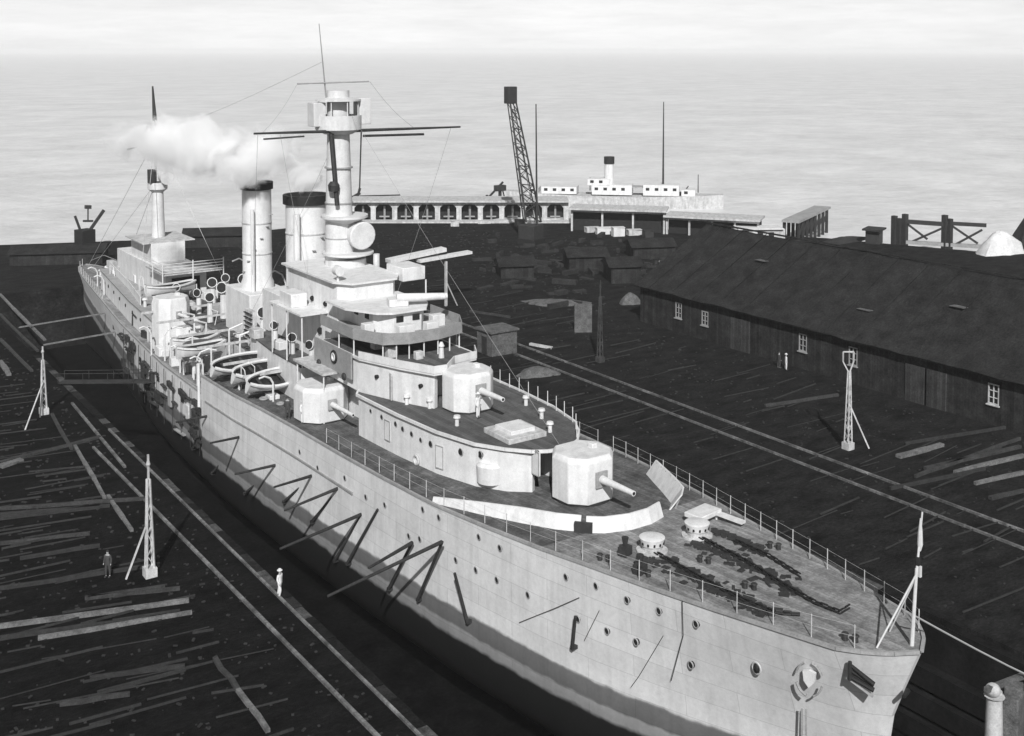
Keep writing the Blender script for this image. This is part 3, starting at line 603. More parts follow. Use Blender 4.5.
o = part('searchlight', G().cyl((39.7, 82.0, 15.7), (39.7, 82.0, 16.4), .1, .1, 8), 'white'); mk('lamp_drum', G().cyl((39.7, 81.6, 16.6), (39.7, 82.3, 16.6), .4, .4, 14), 'white', o)
scr = part('canvas_screen', G().box((37.95, 79.4, 10.5), (.12, 6.4, 1.9)), 'canvas', smooth=False)
mk('life_ring', G().ring((37.86, 79.0, 10.65), .42, .11, 'x', 18), 'black', scr); mk('life_ring', G().ring((37.84, 79.0, 10.65), .26, .1, 'x', 18), 'white', scr)
for y, dz in ((81.6, -.9), (77.2, -.95)): mk('rope_coil', G().sphere((37.8, y, 10.5 + dz), .3, (.5, 1, 1)), 'steel', scr)
part('wing_deck', G().prism([(36.7, 84), (36.7, 78.6), (39.7, 78.6), (39.7, 84)], 9.42, 9.58), 'offwhite', smooth=False)
for y in (78.8, 83.6): part('bridge_post', G().cyl((36.9, y, 5.7), (36.9, y, 9.45), .06, .06, 6), 'white')
# midship starboard gun in its rounded turret
turret(37.5, 80.6, zdeck(79), 2.1, 2.75, (37.6, 75.3), 7.1, gr=.17)
turret(2 * cx(79.5) - 37.5, 80.6, zdeck(79), 2.1, 2.75, (2 * cx(79) - 37.6, 75.3), 7.1, gr=.17)

# ---- foremast with fighting tops
mx_, my_ = 43.0, 88.5
fm = part('foremast', G().lathe((mx_, my_), [(1.25, 15.7), (1.15, 20), (.95, 27.2)], 20), 'mastw')
for i, z in enumerate((18, 21, 24)): mk('mast_band', G().lathe((mx_, my_), [(1.2, z), (1.2, z + .12)], 20), 'grey', fm)
tp = part('fighting_top', G().lathe((mx_, my_), [(1.2, 26.9), (1.95, 27.3), (1.95, 28.5), (1.85, 28.5), (1.85, 27.5)], 24, cap=False), 'mastw')
mk('top_floor', G().lathe((mx_, my_), [(1.85, 27.3), (1.85, 27.45)], 24), 'steel', tp)
for a in [i * math.pi / 4 for i in range(8)]: mk('top_post', G().cyl((mx_ + 1.75 * math.cos(a), my_ + 1.75 * math.sin(a), 28.4), (mx_ + 1.75 * math.cos(a), my_ + 1.75 * math.sin(a), 29.7), .05, .05, 5), 'mastw', tp)
mk('top_roof', G().lathe((mx_, my_), [(1.9, 29.7), (1.9, 29.85), (.3, 30.1)], 24), 'mastw', tp)
mk('top_house', G().lathe((mx_, my_), [(.95, 28.3), (.95, 30.6)], 16), 'mastw', tp)
mk('control_box', G().box((mx_ + 2.1, my_ - .3, 28.8), (1.1, 1.2, 2.2)), 'mastw', tp, bevel=.04); mk('control_box', G().box((mx_ - 1.9, my_ + .2, 28.6), (1.1, 1.3, 2.0)), 'mastw', tp, bevel=.04)
part('yard', G().cyl((35.1, my_ - .9, 27.3), (43.2, my_ - 1.0, 27.2), .08, .15, 8).cyl((43.2, my_ - 1.0, 27.2), (54.6, my_ - .9, 27.1), .15, .08, 8), 'steel')
part('yard', G().cyl((45.5, my_ + .3, 26.6), (51.5, my_ + .3, 26.5), .12, .12, 6), 'steel'); part('yard', G().cyl((36.5, my_ + .5, 26.7), (40, my_ + .3, 26.8), .08, .08, 6), 'steel')
part('yard', G().cyl((39.3, my_, 31.2), (45.9, my_, 31.3), .07, .07, 6), 'grey')
part('topmast', G().cyl((42.0, my_ + .2, 29.8), (41.3, my_, 36.2), .07, .03, 6), 'canvas')
part('mast_strut', G().cyl((41.9, my_ - .9, 27.0), (42.2, my_ - 1.3, 21.0), .22, .2, 8), 'steel'); part('mast_strut', G().cyl((44.9, my_ - .5, 27.0), (44.6, my_ - .7, 22.0), .07, .07, 6), 'steel')
part('mast_bracket', G().lathe((42.0, my_ - 1.1), [(.45, 22.2), (.5, 22.7), (.3, 23)], 10), 'steel')
# searchlight platforms and large drum on the fore side of the mast
part('light_platform', G().lathe((mx_ + .6, my_ - .4), [(.8, 16.3), (2.2, 16.7), (2.2, 16.85)], 24), 'mastw')
part('light_platform', G().lathe((mx_ + .4, my_ - .2), [(1.0, 19.3), (2.0, 19.8), (2.0, 20.0)], 24), 'mastw')
part('searchlight_drum', G().cyl((mx_ + 1.3, my_ - .3, 18.4), (mx_ + 1.3, my_ - 1.9, 18.3), 1.15, 1.2, 20), 'mastw', bevel=.08)
part('mast_house', G().lathe((mx_ + .5, my_ - .3), [(1.7, 15.7), (1.7, 16.3)], 20), 'mastw')
part('steam_pipe', G().lathe((mx_ + 2.7, my_ - 1.6), [(.28, 14.9), (.28, 16.6)], 10), 'mastw')
for a, b in (((35.6, 88, 27.3), (36.6, 92, 15)), ((53.9, 88, 27.1), (50, 93, 9)), ((43.2, 88, 29.8), (43.6, 58, ZR)), ((41.8, 89, 33), (42.6, 137, 24)), ((37.5, 88, 27.2), (38.2, 84, 15)), ((46.0, 88.5, 31.3), (50.0, 88, 27.2)), ((39.3, 88.5, 31.2), (36, 88, 27.3)), ((43.2, 89, 26.8), (38.5, 100, 8)), ((43.5, 89, 26.8), (48.5, 100, 8))):
    part('rigging_wire', G().tube([Vector(a).lerp(Vector(b), t / 6) - Vector((0, 0, .35 * math.sin(math.pi * t / 6))) for t in range(7)], .014, 4), 'canvas')

# ---- funnels
def funnel(x, y, r_, z0, z1, capz):
    f = part('funnel', G().lathe((x, y), [(r_ * 1.12, z0), (r_ * 1.12, z0 + 3.2), (r_, z0 + 3.6), (r_, z1 - .6)], 28), 'white')
    mk('funnel_cap', G().lathe((x, y), [(r_ * 1.0, z1 - capz), (r_ * 1.13, z1 - capz + .05), (r_ * 1.13, z1), (r_ * .95, z1), (r_ * .95, z1 - .8)], 28, cap=False), 'black', f)
    mk('funnel_mouth', G().lathe((x, y), [(r_ * .94, z1 - .7), (r_ * .94, z1 - .62)], 28), 'black', f)
    for z in (z0 + 6, z0 + 9): mk('funnel_band', G().lathe((x, y), [(r_ * 1.01, z), (r_ * 1.03, z + .04), (r_ * 1.03, z + .14), (r_ * 1.01, z + .18)], 28), 'offwhite', f)
    for i in range(6): a = math.pi * (1.05 + i * .14); mk('rung', G().box((x + r_ * 1.04 * math.cos(a), y + r_ * 1.04 * math.sin(a), z0 + 4.4 + i * 1.1), (.3, .3, .06), a), 'grey', f)
    return f
f1 = funnel(43.0, 106.8, 1.42, 8.0, 21.1, .75); f2 = funnel(42.9, 94.9, 1.85, 8.6, 21.1, .85)
part('steam_pipe', G().cyl((41.2, 93.2, 9), (41.2, 93.2, 19.6), .3, .3, 10), 'white'); part('steam_pipe', G().cyl((44.9, 93.0, 9), (44.9, 93.0, 19.8), .32, .32, 10), 'white')
part('steam_pipe', G().cyl((41.9, 105.2, 9), (41.9, 105.2, 18.6), .2, .2, 10), 'white')
part('funnel_casing', G().prism([(40.3, 99), (40.3, 91.7), (45.6, 91.7), (45.6, 99)], 8.5, 12.2), 'white', bevel=.05)
part('funnel_casing', G().prism([(40.9, 110), (40.9, 103.6), (45.2, 103.6), (45.2, 110)], 6.2, 10.6), 'white', bevel=.05)
# louvred ventilator panel beside the after funnel
lv = part('louvre_panel', G().box((40.2, 101.6, 8.1), (.4, 2.0, 3.2)), 'offwhite', smooth=False)
for i in range(7): mk('louvre', G().box((39.93, 101.6, 6.9 + i * .42), (.22, 1.8, .08)), 'black', lv, smooth=False)
# deck house amidships, boat beams
part('midship_house', G().prism([(39.6, 126), (39.6, 97.2), (46.6, 97.2), (46.6, 126)], ZA, 6.3), 'offwhite', bevel=.04)
part('house_roof', G().prism([(39.4, 126), (39.4, 97.3), (46.8, 97.3), (46.8, 126)], 6.3, 6.4), 'roofdeck', smooth=False)
for y in (88.5, 93, 99.5, 104.5, 111, 116): part('boat_beam', G().bar((34.3, y, 7.4), (51, y, 7.4), .16, .2), 'offwhite', smooth=False)
for y in (99.5, 104.5, 111, 116):
    for x in (35.6,): part('beam_post', G().cyl((x, y, ZA), (x, y, 7.4), .08, .08, 6), 'white')
# cowl ventilators
def cowl(x, y, z0, h_, r_, ang):
    o = part('cowl_vent', G().cyl((x, y, z0), (x, y, z0 + h_), r_ * .62, r_ * .55, 10), 'white')
    d = Vector((math.cos(ang), math.sin(ang), .15)); c_ = Vector((x, y, z0 + h_))
    mk('cowl_mouth', G().cyl(c_ - d * r_ * .6 , c_ + d * r_ * .9, r_ * .62, r_, 12, caps=True), 'white', o)
    mk('cowl_throat', G().cyl(c_ + d * r_ * .9, c_ + d * (r_ * .9 + .02), r_ * .85, r_ * .85, 12), 'black', o)
for a in ((40.2, 112.5, 6.4, 2.6, .5, -2), (42, 113.5, 6.4, 3.2, .6, -2.3), (44.5, 112.6, 6.4, 2.8, .5, -1.7), (40.6, 117, 6.4, 2.2, .45, -2.4), (45.6, 117.5, 6.4, 3, .6, -1.8), (43, 119.5, 6.4, 2.6, .55, -2), (40.0, 122, 6.4, 2, .45, -2.2),
          (46, 102, 6.4, 3, .55, -2), (41, 100.6, 8.7 - 2.3, 3.2, .55, -2), (38.8, 92.5, ZR, 1.6, .4, -2.3), (38.6, 88.5, ZR, 1.4, .4, -2), (45.5, 122, 6.4, 2.4, .5, -2.2), (47.2, 94, ZR, 2.4, .5, -2), (38.9, 85.3, ZR, 1.4, .4, -2.6)): cowl(*a)
for x, y, z, sx, sy, sz in ((40.4, 119.5, 6.4, 1, 1.6, .8), (42.3, 116.4, 6.4, 1.4, 1.2, .9), (44, 123.5, 6.4, 1.6, 1.4, .9), (38.2, 95.3, ZR, .9, 1.2, .8), (38.4, 90.6, ZR, .8, 1.3, .7), (37.4, 101.5, ZA, 1.3, 1.8, 1.1), (37.2, 109, ZA, 1.2, 2, 1.2), (36.8, 113, ZA, 1.0, 1.4, 1.0), (37.8, 105.4, ZA, 1.0, 1.3, 1.4), (36.4, 98.7, ZA, 1.1, 1, .9)):
    part('deck_locker', G().box((x, y, z + sz / 2), (sx, sy, sz), random.uniform(-.1, .1)), random.choice(['white', 'offwhite', 'grey']), bevel=.04)
for i in range(46):  # dark hanging clutter, partly added to imitate shade on the after hull side
    Y = random.uniform(98, 130); z = random.uniform(-1.5, 2.6); x = hull_x(Y, z) - .25
    part('shade_clutter', G().box((x, Y, z), (.3, random.uniform(.5, 2.4), random.choice([.12, .12, .5, .9])), random.uniform(-.1, .1)), random.choice(['timber', 'steel', 'timber', 'grey', 'midtimber']), smooth=False)
for i in range(12): Y = 98.5 + i * 2.6; x = hull_x(Y, 2.6) - .3; part('shade_clutter_rope', G().cyl((x, Y, ZA), (x - .05, Y, -2), .035, .035, 5), 'timber')  # ropes of the same added dark clutter
rc = random.Random(21)
for i in range(95):
    Y = rc.uniform(84, 128); side = rc.random() < .6
    if side: x = cx(Y) - rc.uniform(3.9, hb(Y, 3.4) - .7); z = zdeck(Y) if Y < 97 else ZA
    else: x = rc.uniform(40.0, 46.2); z = 8.7 if Y < 97 else 6.4
    if (36.5 < x and 90.5 < Y < 110 and x > 40.4) or (Y < 97 and x > 37.4 and z < 8): continue
    k = rc.random(); m_ = rc.choice(['white', 'offwhite', 'white', 'steel', 'grey', 'canvas'])
    if k < .35: sz = rc.uniform(.4, 1.3); part('deck_locker', G().box((x, Y, z + sz * .35), (rc.uniform(.4, 1.1), rc.uniform(.5, 1.5), sz * .7), rc.uniform(-.2, .2)), m_, bevel=.03)
    elif k < .55: part('deck_pipe', G().cyl((x, Y, z), (x, Y, z + rc.uniform(.8, 2.6)), .07, .07, 6), 'white')
    elif k < .7: h_ = rc.uniform(.5, 1.3); part('deck_vent', G().lathe((x, Y), [(.18, z), (.18, z + h_), (.34, z + h_ + .06), (.26, z + h_ + .26)], 10), 'white')
    elif k < .85: h_ = rc.uniform(1.2, 2.6); part('handrail', G().tube([(x, Y, z), (x, Y, z + h_), (x + rc.uniform(-.3, .3), Y - rc.uniform(1, 2.4), z + h_), (x, Y - 1.5, z)], .045, 5), 'white')
    else: part('rope_coil', G().ring((x, Y, z + .15), rc.uniform(.25, .45), .1, 'z', 12), rc.choice(['rope', 'steel']))
for a_ in ((38.3, 99.5, ZA, 4.6, 1.4), (38.6, 103.0, ZA, 4.4, 1.2), (38.0, 107.5, ZA, 4.2, -1.3), (38.2, 111.5, ZA, 4.2, -1.3)):
    part('boat_crutch', G().tube([(a_[0], a_[1], a_[2]), (a_[0], a_[1], a_[2] + a_[3]), (a_[0] + a_[4], a_[1] - .4, a_[2] + a_[3] + .5)], .09, 6), 'white')
for Y in (128, 133, 139, 145, 150): part('deck_locker', G().box((cx(Y) - 1.4, Y, 6.5), (rc.uniform(.8, 1.6), 1.6, .9), rc.uniform(-.2, .2)), rc.choice(['white', 'offwhite']), bevel=.04)
for i in range(60):
    Y = rc.uniform(122, 160); x = cx(Y) + rc.uniform(-1, .6) * max(.4, hb(Y, ZA) - 1.2); z = 6.04 if Y < 150 else ZA
    if 40.2 < x < 45.1 and 126 < Y < 147: continue
    if abs(x - 42.5) < 2.3 and 148 < Y < 158: continue
    k = rc.random(); m_ = rc.choice(['white', 'offwhite', 'white', 'steel', 'grey'])
    if k < .4: sz = rc.uniform(.4, 1.2); part('deck_locker', G().box((x, Y, z + sz * .35), (rc.uniform(.4, 1.0), rc.uniform(.5, 1.4), sz * .7), rc.uniform(-.2, .2)), m_, bevel=.03)
    elif k < .6: part('deck_pipe', G().cyl((x, Y, z), (x, Y, z + rc.uniform(.8, 2.0)), .07, .07, 6), 'white')
    elif k < .8: h_ = rc.uniform(.5, 1.1); part('deck_vent', G().lathe((x, Y), [(.18, z), (.18, z + h_), (.34, z + h_ + .06), (.26, z + h_ + .26)], 10), 'white')
    else: h_ = rc.uniform(1.0, 1.8); part('handrail', G().tube([(x, Y, z), (x, Y, z + h_), (x, Y - rc.uniform(1, 2.4), z + h_), (x, Y - 2, z)], .045, 5), 'white')
for Y in (101.5, 106.5, 111.5):         # curved white davit pairs along the low side deck
    x = cx(Y) - hb(Y, ZA) + .5; part('davit', G().tube([(x, Y, ZA), (x, Y, ZA + 2.6), (x + .3, Y - .1, ZA + 3.1), (x + 1.0, Y - .2, ZA + 3.3), (x + 1.7, Y - .3, ZA + 3.1)], .085, 6), 'white')
# boarding ladder and white post on the break of the forecastle
part('corner_post', G().cyl((cx(97) - 9.1, 97.3, ZA - .6), (cx(97) - 9.1, 97.3, 6.6), .14, .12, 8), 'white')
part('bulkhead', G().box((cx(97), 97.1, 4.5), (17.6, .12, 2.2)), 'offwhite', smooth=False)

# ---- boats stowed amidships: each a thing
def boat(cx_, cy_, z, L_, W_, rz, label, roll=0.0):
    t = thing('ship_boat', label, 'boat', (cx_, cy_, z), 'boats stowed amidships'); t.rotation_euler = (roll, 0, rz)
    N_ = 10; rows = []
    prof = lambda s_: max(.03, math.sin(math.pi * (s_ * .94 + .03)) ** .55)
    def shell(off, zo):
        vs = []
        for i in range(N_ + 1):
            s_ = i / N_; w_ = W_ / 2 * prof(s_) - off; w_ = max(w_, .02); x = (s_ - .5) * (L_ - 2 * off); sh = .25 * (2 * s_ - 1) ** 2
            vs += [(x, -w_, .95 + sh), (x, -w_ * .85, .5 + sh * .6 + zo), (x, -w_ * .35, .12 + zo), (x, w_ * .35, .12 + zo), (x, w_ * .85, .5 + sh * .6 + zo), (x, w_, .95 + sh)]
        return vs
    o_, i_ = shell(0, 0), shell(.09, .08); n = len(o_); fs = []
    for k in range(N_):
        for j in range(5):
            a = k * 6 + j; fs.append((a, a + 6, a + 7, a + 1)); fs.append((n + a, n + a + 1, n + a + 7, n + a + 6))
        for j in (0, 5): a = k * 6 + j; fs.append((a, n + a, n + a + 6, a + 6) if j == 0 else (a, a + 6, n + a + 6, n + a))
    for k in (0, N_): fs += [tuple(k * 6 + j for j in range(6)) if k else tuple(reversed(range(6)))]
    g = G(); g.add(o_ + i_, fs)
    def lk(name, g, m):
        me = bpy.data.meshes.new(name); me.from_pydata(g.v, [], g.f); me.materials.append(M[m]); me.polygons.foreach_set('use_smooth', [True] * len(me.polygons)); me.set_sharp_from_angle(angle=R(40))
        ob = bpy.data.objects.new(name, me); COL.objects.link(ob); ob.parent = t; return ob
    lk('boat_hull', g, 'white')
    lin = G(); i2 = shell(.12, .14); lin.add([(x, y, z - .05) for x, y, z in i2], [(a_, a_ + 1, a_ + 7, a_ + 6) for k in range(N_) for j in range(5) for a_ in (k * 6 + j,)]); lk('boat_lining', lin, 'black')
    for s2 in (-1, 1):
        rim = G()
        pts = [Vector(((i / N_ - .5) * L_, s2 * W_ / 2 * prof(i / N_), .98 + .25 * (2 * i / N_ - 1) ** 2)) for i in range(N_ + 1)]
        for a, b in zip(pts[:-1], pts[1:]): rim.bar(a, b, .24, .14)
        lk('boat_gunwale', rim, 'white')
    lk('boat_bottom', G().box((0, 0, .26), (L_ * .82, W_ * .55, .05)), 'steel')
    for k in range(4): lk('thwart', G().box(((k - 1.5) * L_ * .18, 0, .75), (.25, W_ * .86 * prof(.5 + (k - 1.5) * .18), .05)), 'midtimber')
    return t
boat(36.1, 94.4, 6.2, 5.4, 2.1, .2, 'open white boat on deck amidships, farthest of the three nested side by side', .42)
boat(36.6, 91.4, 6.2, 5.0, 2.0, .2, 'open white boat on deck amidships, between its two nested neighbours', .42)
boat(36.9, 88.3, 6.2, 5.6, 2.1, .2, 'open white boat on deck amidships, nearest the rounded gun turret', .42)
boat(35.9, 103.2, 5.6, 4.6, 1.9, .05, 'small open boat hanging low beside the after funnel, outermost')
boat(36.6, 106.6, 5.6, 4.8, 2.0, .1, 'small open boat between the after funnel and the after gun turret')
boat(48.8, 104, 7.5, 9, 2.3, 1.5, 'long white boat stowed on the far side of the after funnel')
boat(39.4, 122.5, 7.6, 5.5, 2.0, .1, 'white boat lying crosswise behind the cowl ventilators, above the round after turret')
boat(47.5, 116, 7.5, 8.4, 2.2, 1.35, 'white boat stowed on the far side behind the after funnel')

# ---- after superstructure
def gangway(a, b, w_, label, m='midtimber', rails=True):
    t = thing('gangway', label, 'gangway', a, 'gangways laid from the left quay to the ship'); a, b = Vector(a), Vector(b)
    sv = (b - a).normalized().cross(Vector((0, 0, 1))) * w_ / 2; mk('plank', G().bar(a, b, w_, .12), m, t, smooth=False)
    if rails:
        for s_ in (-1, 1):
            mk('hand_rail', G().bar(a + sv * s_ + Vector((0, 0, 1)), b + sv * s_ + Vector((0, 0, 1)), .06, .06), m, t, smooth=False)
            for k in range(5): p = a.lerp(b, k / 4) + sv * s_; mk('rail_post', G().bar(p, p + Vector((0, 0, 1)), .06, .06), m, t, smooth=False)
    return t
gangway((27.6, 121, .3), (35.4, 113.5, .9), 1.2, 'railed gangway crossing the dock to the lower side of the ship', 'timber')
gangway((29.5, 137.5, .3), (39.5, 134.5, 1.5), .35, 'single pale spar from the far left quay to the after hull', 'paletimber', False)
gangway((29, 148, .3), (38.4, 141.5, 2.2), .4, 'farther pale spar reaching the ship near the stern', 'paletimber', False)
ab = [(35.2, 121), (35.0, 110.5), (34.6, 108.5), (35.5, 107.2), (37.5, 107.2), (39.6, 109.5), (46.6, 109.5)]
af = [(cx(Y) - (hb(Y, ZA) - 1.0), Y) for Y in (150, 142, 136, 130, 124, 118)] + [(36.9, 114.5), (38.2, 113.8)]
part('after_casemate', G().prism(af + [mir(p) for p in reversed(af)], ZA - .02, 5.9), 'white', bevel=.04)
part('after_screen', G().strip([(37.2, 126), (37.9, 130.5), (38.6, 135), (39.3, 141), (40.4, 150)], 6.0, 6.95, .08), 'white', smooth=False)
part('after_deck', G().prism([(p[0] - .15, p[1]) for p in af] + [(2 * cx(p[1]) - p[0] + .15, p[1]) for p in reversed(af)], 5.9, 6.04), 'grey', smooth=False)
for Y in (120, 124, 128, 132, 136, 140, 144): x = cx(Y) - (hb(Y, ZA) - 1.0); part('scuttle', G().cyl((x + .1, Y, 4.9), (x - .06, Y, 4.9), .2, .2, 10), 'black')
turret(37.3, 116.0, ZA + .02, 1.9, 5.4, (38.2, 110.2), 7.2, gr=.14); turret(2 * cx(110) - 37.3, 116.0, ZA + .02, 1.8, 3.6, (50, 106), 5.6, gr=.16)
part('after_house', G().prism([(40.3, 146), (40.3, 127), (45, 127), (45, 146)], 6.0, 9.2), 'white', bevel=.04)
part('after_house', G().prism([(40.6, 141), (40.6, 133), (44.6, 133), (44.6, 141)], 9.2, 11.5), 'white', bevel=.04)
part('house_opening', G().box((42.6, 126.96, 7.3), (3.2, .12, 2.2)), 'black', smooth=False)
part('after_platform', G().prism([(39.6, 140), (39.6, 133), (45.8, 133), (45.8, 140)], 11.5, 11.62), 'offwhite', smooth=False)
part('after_platform', G().prism([(39.3, 131), (39.3, 124.6), (46, 124.6), (46, 131)], 9.2, 9.32), 'offwhite', smooth=False)
g = G()
for i in range(4): g.strip([(39.2, 131), (39.2, 124.5), (46.1, 124.5)], 9.5 + i * .32, 9.56 + i * .32, .06)
part('platform_rail', g, 'white', smooth=False)
for x, y in ((39.2, 124.5), (42.6, 124.5), (46.1, 124.5), (39.2, 128)): part('beam_post', G().cyl((x, y, 6.3), (x, y, 10.7), .07, .07, 6), 'white')
turret(42.5, 152, ZA + .05, 2.0, 2.2, (42.4, 158.5), 4.7, gr=.2)
am = part('after_mast', G().lathe((42.7, 137), [(.78, 11.6), (.66, 17.2)], 18), 'mastw')
mk('mast_top', G().lathe((42.7, 137), [(.66, 17.0), (1.15, 17.4), (1.15, 18.2), (1.05, 18.2), (1.05, 17.5)], 20, cap=False), 'mastw', am)
part('after_searchlight', G().cyl((43.3, 136.4, 18.9), (43.3, 135.2, 18.8), .75, .8, 16), 'mastw'); part('after_searchlight', G().box((41.9, 136.6, 19.0), (.8, .9, 1.6)), 'steel', bevel=.04)
part('topmast', G().cyl((42.5, 137, 18), (42.5, 137, 25.6), .13, .1, 8), 'offwhite'); part('topmast', G().cyl((42.5, 137, 25.6), (42.3, 137, 29.7), .28, .1, 8), 'steel')
part('gaff', G().cyl((39.2, 137, 22.3), (42.4, 137, 22.9), .1, .05, 6), 'steel')
for a, b in (((42.5, 137, 24), (37.5, 128, 6)), ((42.5, 137, 24), (48, 128, 6)), ((42.3, 137, 23), (42, 167, ZA)), ((42.4, 137, 18), (40, 158, ZA + 1)), ((42.4, 137, 18), (44.5, 158, ZA + 1))):
    part('rigging_wire', G().tube([Vector(a), Vector(b)], .03, 4), 'offwhite')
# guns, davits and stern gear
for x, y in ((37.0, 128), (37.9, 134)): part('deck_gun', G().cyl((x, y, ZA + .05), (x, y, ZA + 1.2), .25, .2, 8).cyl((x, y + .4, ZA + 1.3), (x - .4, y - 2.2, ZA + 1.4), .12, .08, 8), 'steel')
def davit(x, y, z, h_=3.0, dx=-1.2):
    pts = [Vector((x, y, z)), Vector((x, y, z + h_ * .7)), Vector((x + dx * .2, y, z + h_ * .9)), Vector((x + dx * .6, y, z + h_)), Vector((x + dx, y, z + h_ * .95))]
    part('davit', G().tube(pts, .08, 6), 'white')
for a in ((35.2, 100.6, ZA), (35.1, 105.6, ZA), (38.6, 146, ZA, 2.6), (39.4, 152, ZA, 2.6), (34.8, 114.5, ZA), (36.0, 86.4, 5.6, 2.2)): davit(*a)
davit(48.2, 112, 6, 5, -2); davit(47.8, 121, 6, 5, -2)
for i in range(16):
    Y = 144 + i * 1.6; part('stanchion', G().cyl((cx(Y) - max(.1, hb(Y, ZA) - .2), Y, ZA), (cx(Y) - max(.1, hb(Y, ZA) - .2), Y, ZA + 1.0), .04, .03, 5), 'mastw')
part('stern_rope', G().tube([(42.2, 166, ZA + 1), (42.4, 160, ZA + 2.6), (42.6, 152, 6.2)], .05, 5), 'rope')
for Y in (104, 112, 120, 128, 136):
    x = hull_x(Y, 1.2); part('hull_port', G().box((x - .02, Y, 1.6), (.1, .8, .5)), 'steel', smooth=False)
for Y in (100, 101.6, 107, 114, 118): part('fender', G().box((hull_x(Y, 1) - .2, Y, 1.0), (.35, .9, 1.6)), random.choice(['offwhite', 'timber', 'grey']), bevel=.08)

# ---- jackstaff on the bow with its two stays and furled flag
js = part('jackstaff', G().cyl((43.75, 31.6, 7.0), (43.85, 31.5, 10.6), .1, .07, 8).cyl((43.85, 31.5, 10.4), (44.05, 31.4, 13.2), .06, .04, 8), 'white')
mk('stay', G().cyl((43.8, 31.5, 10.3), (42.3, 32.4, 7.0), .045, .045, 6).cyl((43.8, 31.5, 10.2), (44.0, 33.0, 7.0), .035, .035, 6), 'white', js)
mk('furled_flag', G().lathe((44.0, 31.45), [(.05, 11.4), (.13, 11.7), (.1, 12.3), (.03, 12.9)], 8), 'white', js)
mk('truck_band', G().lathe((43.93, 31.5), [(.12, 10.75), (.14, 10.95), (.1, 11.15)], 8), 'black', js)
mk('pulley', G().box((44.1, 31.5, 10.4), (.12, .12, .5)), 'white', js)
p0, p1 = Vector((43.85, 31.6, 8.4)), Vector((62, 21, 0.9))
tag(mk('mooring_line', G().tube([p0.lerp(p1, t / 14) - Vector((0, 0, 1.5 * math.sin(math.pi * t / 14))) for t in range(15)], .045, 5), 'rope'), 'slack pale line running from the bow staff to the right quay', 'rope')
tag(mk('mooring_bollard', G().lathe((62, 21), [(.45, 0), (.35, .2), (.3, .8), (.5, .95), (.4, 1.1)], 14), 'steel'), 'iron bollard on the right quay that holds the bow line', 'bollard')

# ------------------------------------------------------------------ quay furniture
def lamp_post(px, py, h_, label, brace=None, kind=0):
    b = at(px, py); t = thing('lattice_post', label, 'post', b, 'white lattice posts on the quays')
    def lk(name, g, m='offwhite'): return mk(name, g, 'midtimber' if px == 600 else m, t, smooth=False)
    g = G(); s0, s1 = .24, .08
    for i in (-1, 1):
        for j in (-1, 1): g.bar(b + Vector((i * s0, j * s0, 0)), b + Vector((i * s1, j * s1, h_ * .8)), .1, .1)
    n = 9
    for k in range(n):
        z0, z1 = h_ * .8 * k / n, h_ * .8 * (k + 1) / n; w0, w1 = s0 + (s1 - s0) * k / n, s0 + (s1 - s0) * (k + 1) / n; sg = 1 if k % 2 else -1
        for j in (-1, 1):
            g.bar(b + Vector((sg * w0, j * w0, z0)), b + Vector((-sg * w1, j * w1, z1)), .05, .05); g.bar(b + Vector((j * w0, sg * w0, z0)), b + Vector((j * w1, -sg * w1, z1)), .05, .05)
    lk('lattice_shaft', g); lk('base_plinth', G().box(b + Vector((0, 0, .3)), (.75, .75, .6)))
    if kind == 1:
        g = G().bar(b + Vector((0, 0, h_ * .78)), b + Vector((-.45, .3, h_ * .9)), .1, .1).bar(b + Vector((0, 0, h_ * .78)), b + Vector((.3, -.2, h_ * .9)), .1, .1)
        g.bar(b + Vector((-.45, .3, h_ * .9)), b + Vector((-.45, .3, h_)), .1, .1).bar(b + Vector((.3, -.2, h_ * .9)), b + Vector((.3, -.2, h_)), .1, .1).bar(b + Vector((-.45, .3, h_)), b + Vector((.3, -.2, h_)), .1, .1)
        lk('fork_head', g)
    else: lk('post_head', G().bar(b + Vector((0, 0, h_ * .79)), b + Vector((0, 0, h_)), .12, .12)); lk('insulator', G().lathe(b + Vector((0, 0, 0)), [(.08, h_ * .9), (.15, h_ * .92), (.08, h_ * .95)], 8))
    if brace:
        for br in brace: q = at(*br); lk('brace', G().bar(q + Vector((0, 0, .05)), b + Vector((0, 0, h_ * .48)), .11, .11))
    return t
lamp_post(150, 576, 8.0, 'white lattice post on the near left quay with one slanting brace', [(126, 580)])
lamp_post(44, 414, 6.4, 'white lattice post on the far left quay with a splayed pair of braces', [(25, 431), (40, 418)])
lamp_post(848, 449, 8.4, 'white lattice post with forked head between the crane rails and shed', [(869, 449)], 1)
lamp_post(600, 362, 9.0, 'thin dim post standing beyond the crane rails near the small upright panel')
# white plank canopy on one post
b = at(446, 306); t = thing('plank_gantry', 'post carrying two long white plank slabs beyond the bridge', 'gantry', b)
mk('gantry_post', G().bar(b, b + Vector((0, 0, 6.0)), .3, .3), 'offwhite', t, smooth=False); mk('brace', G().bar(b + Vector((1.4, -.6, 0)), b + Vector((0, 0, 3.4)), .15, .15), 'grey', t, smooth=False)
a, c = aty(418, 261, b.y), aty(470, 252, b.y); mk('slab', G().bar(a, c, 1.2, .35), 'white', t, smooth=False)
a, c = aty(388, 261, b.y + .5), aty(444, 249, b.y + .5); mk('slab', G().bar(a, c, 1.4, .5), 'white', t, smooth=False)

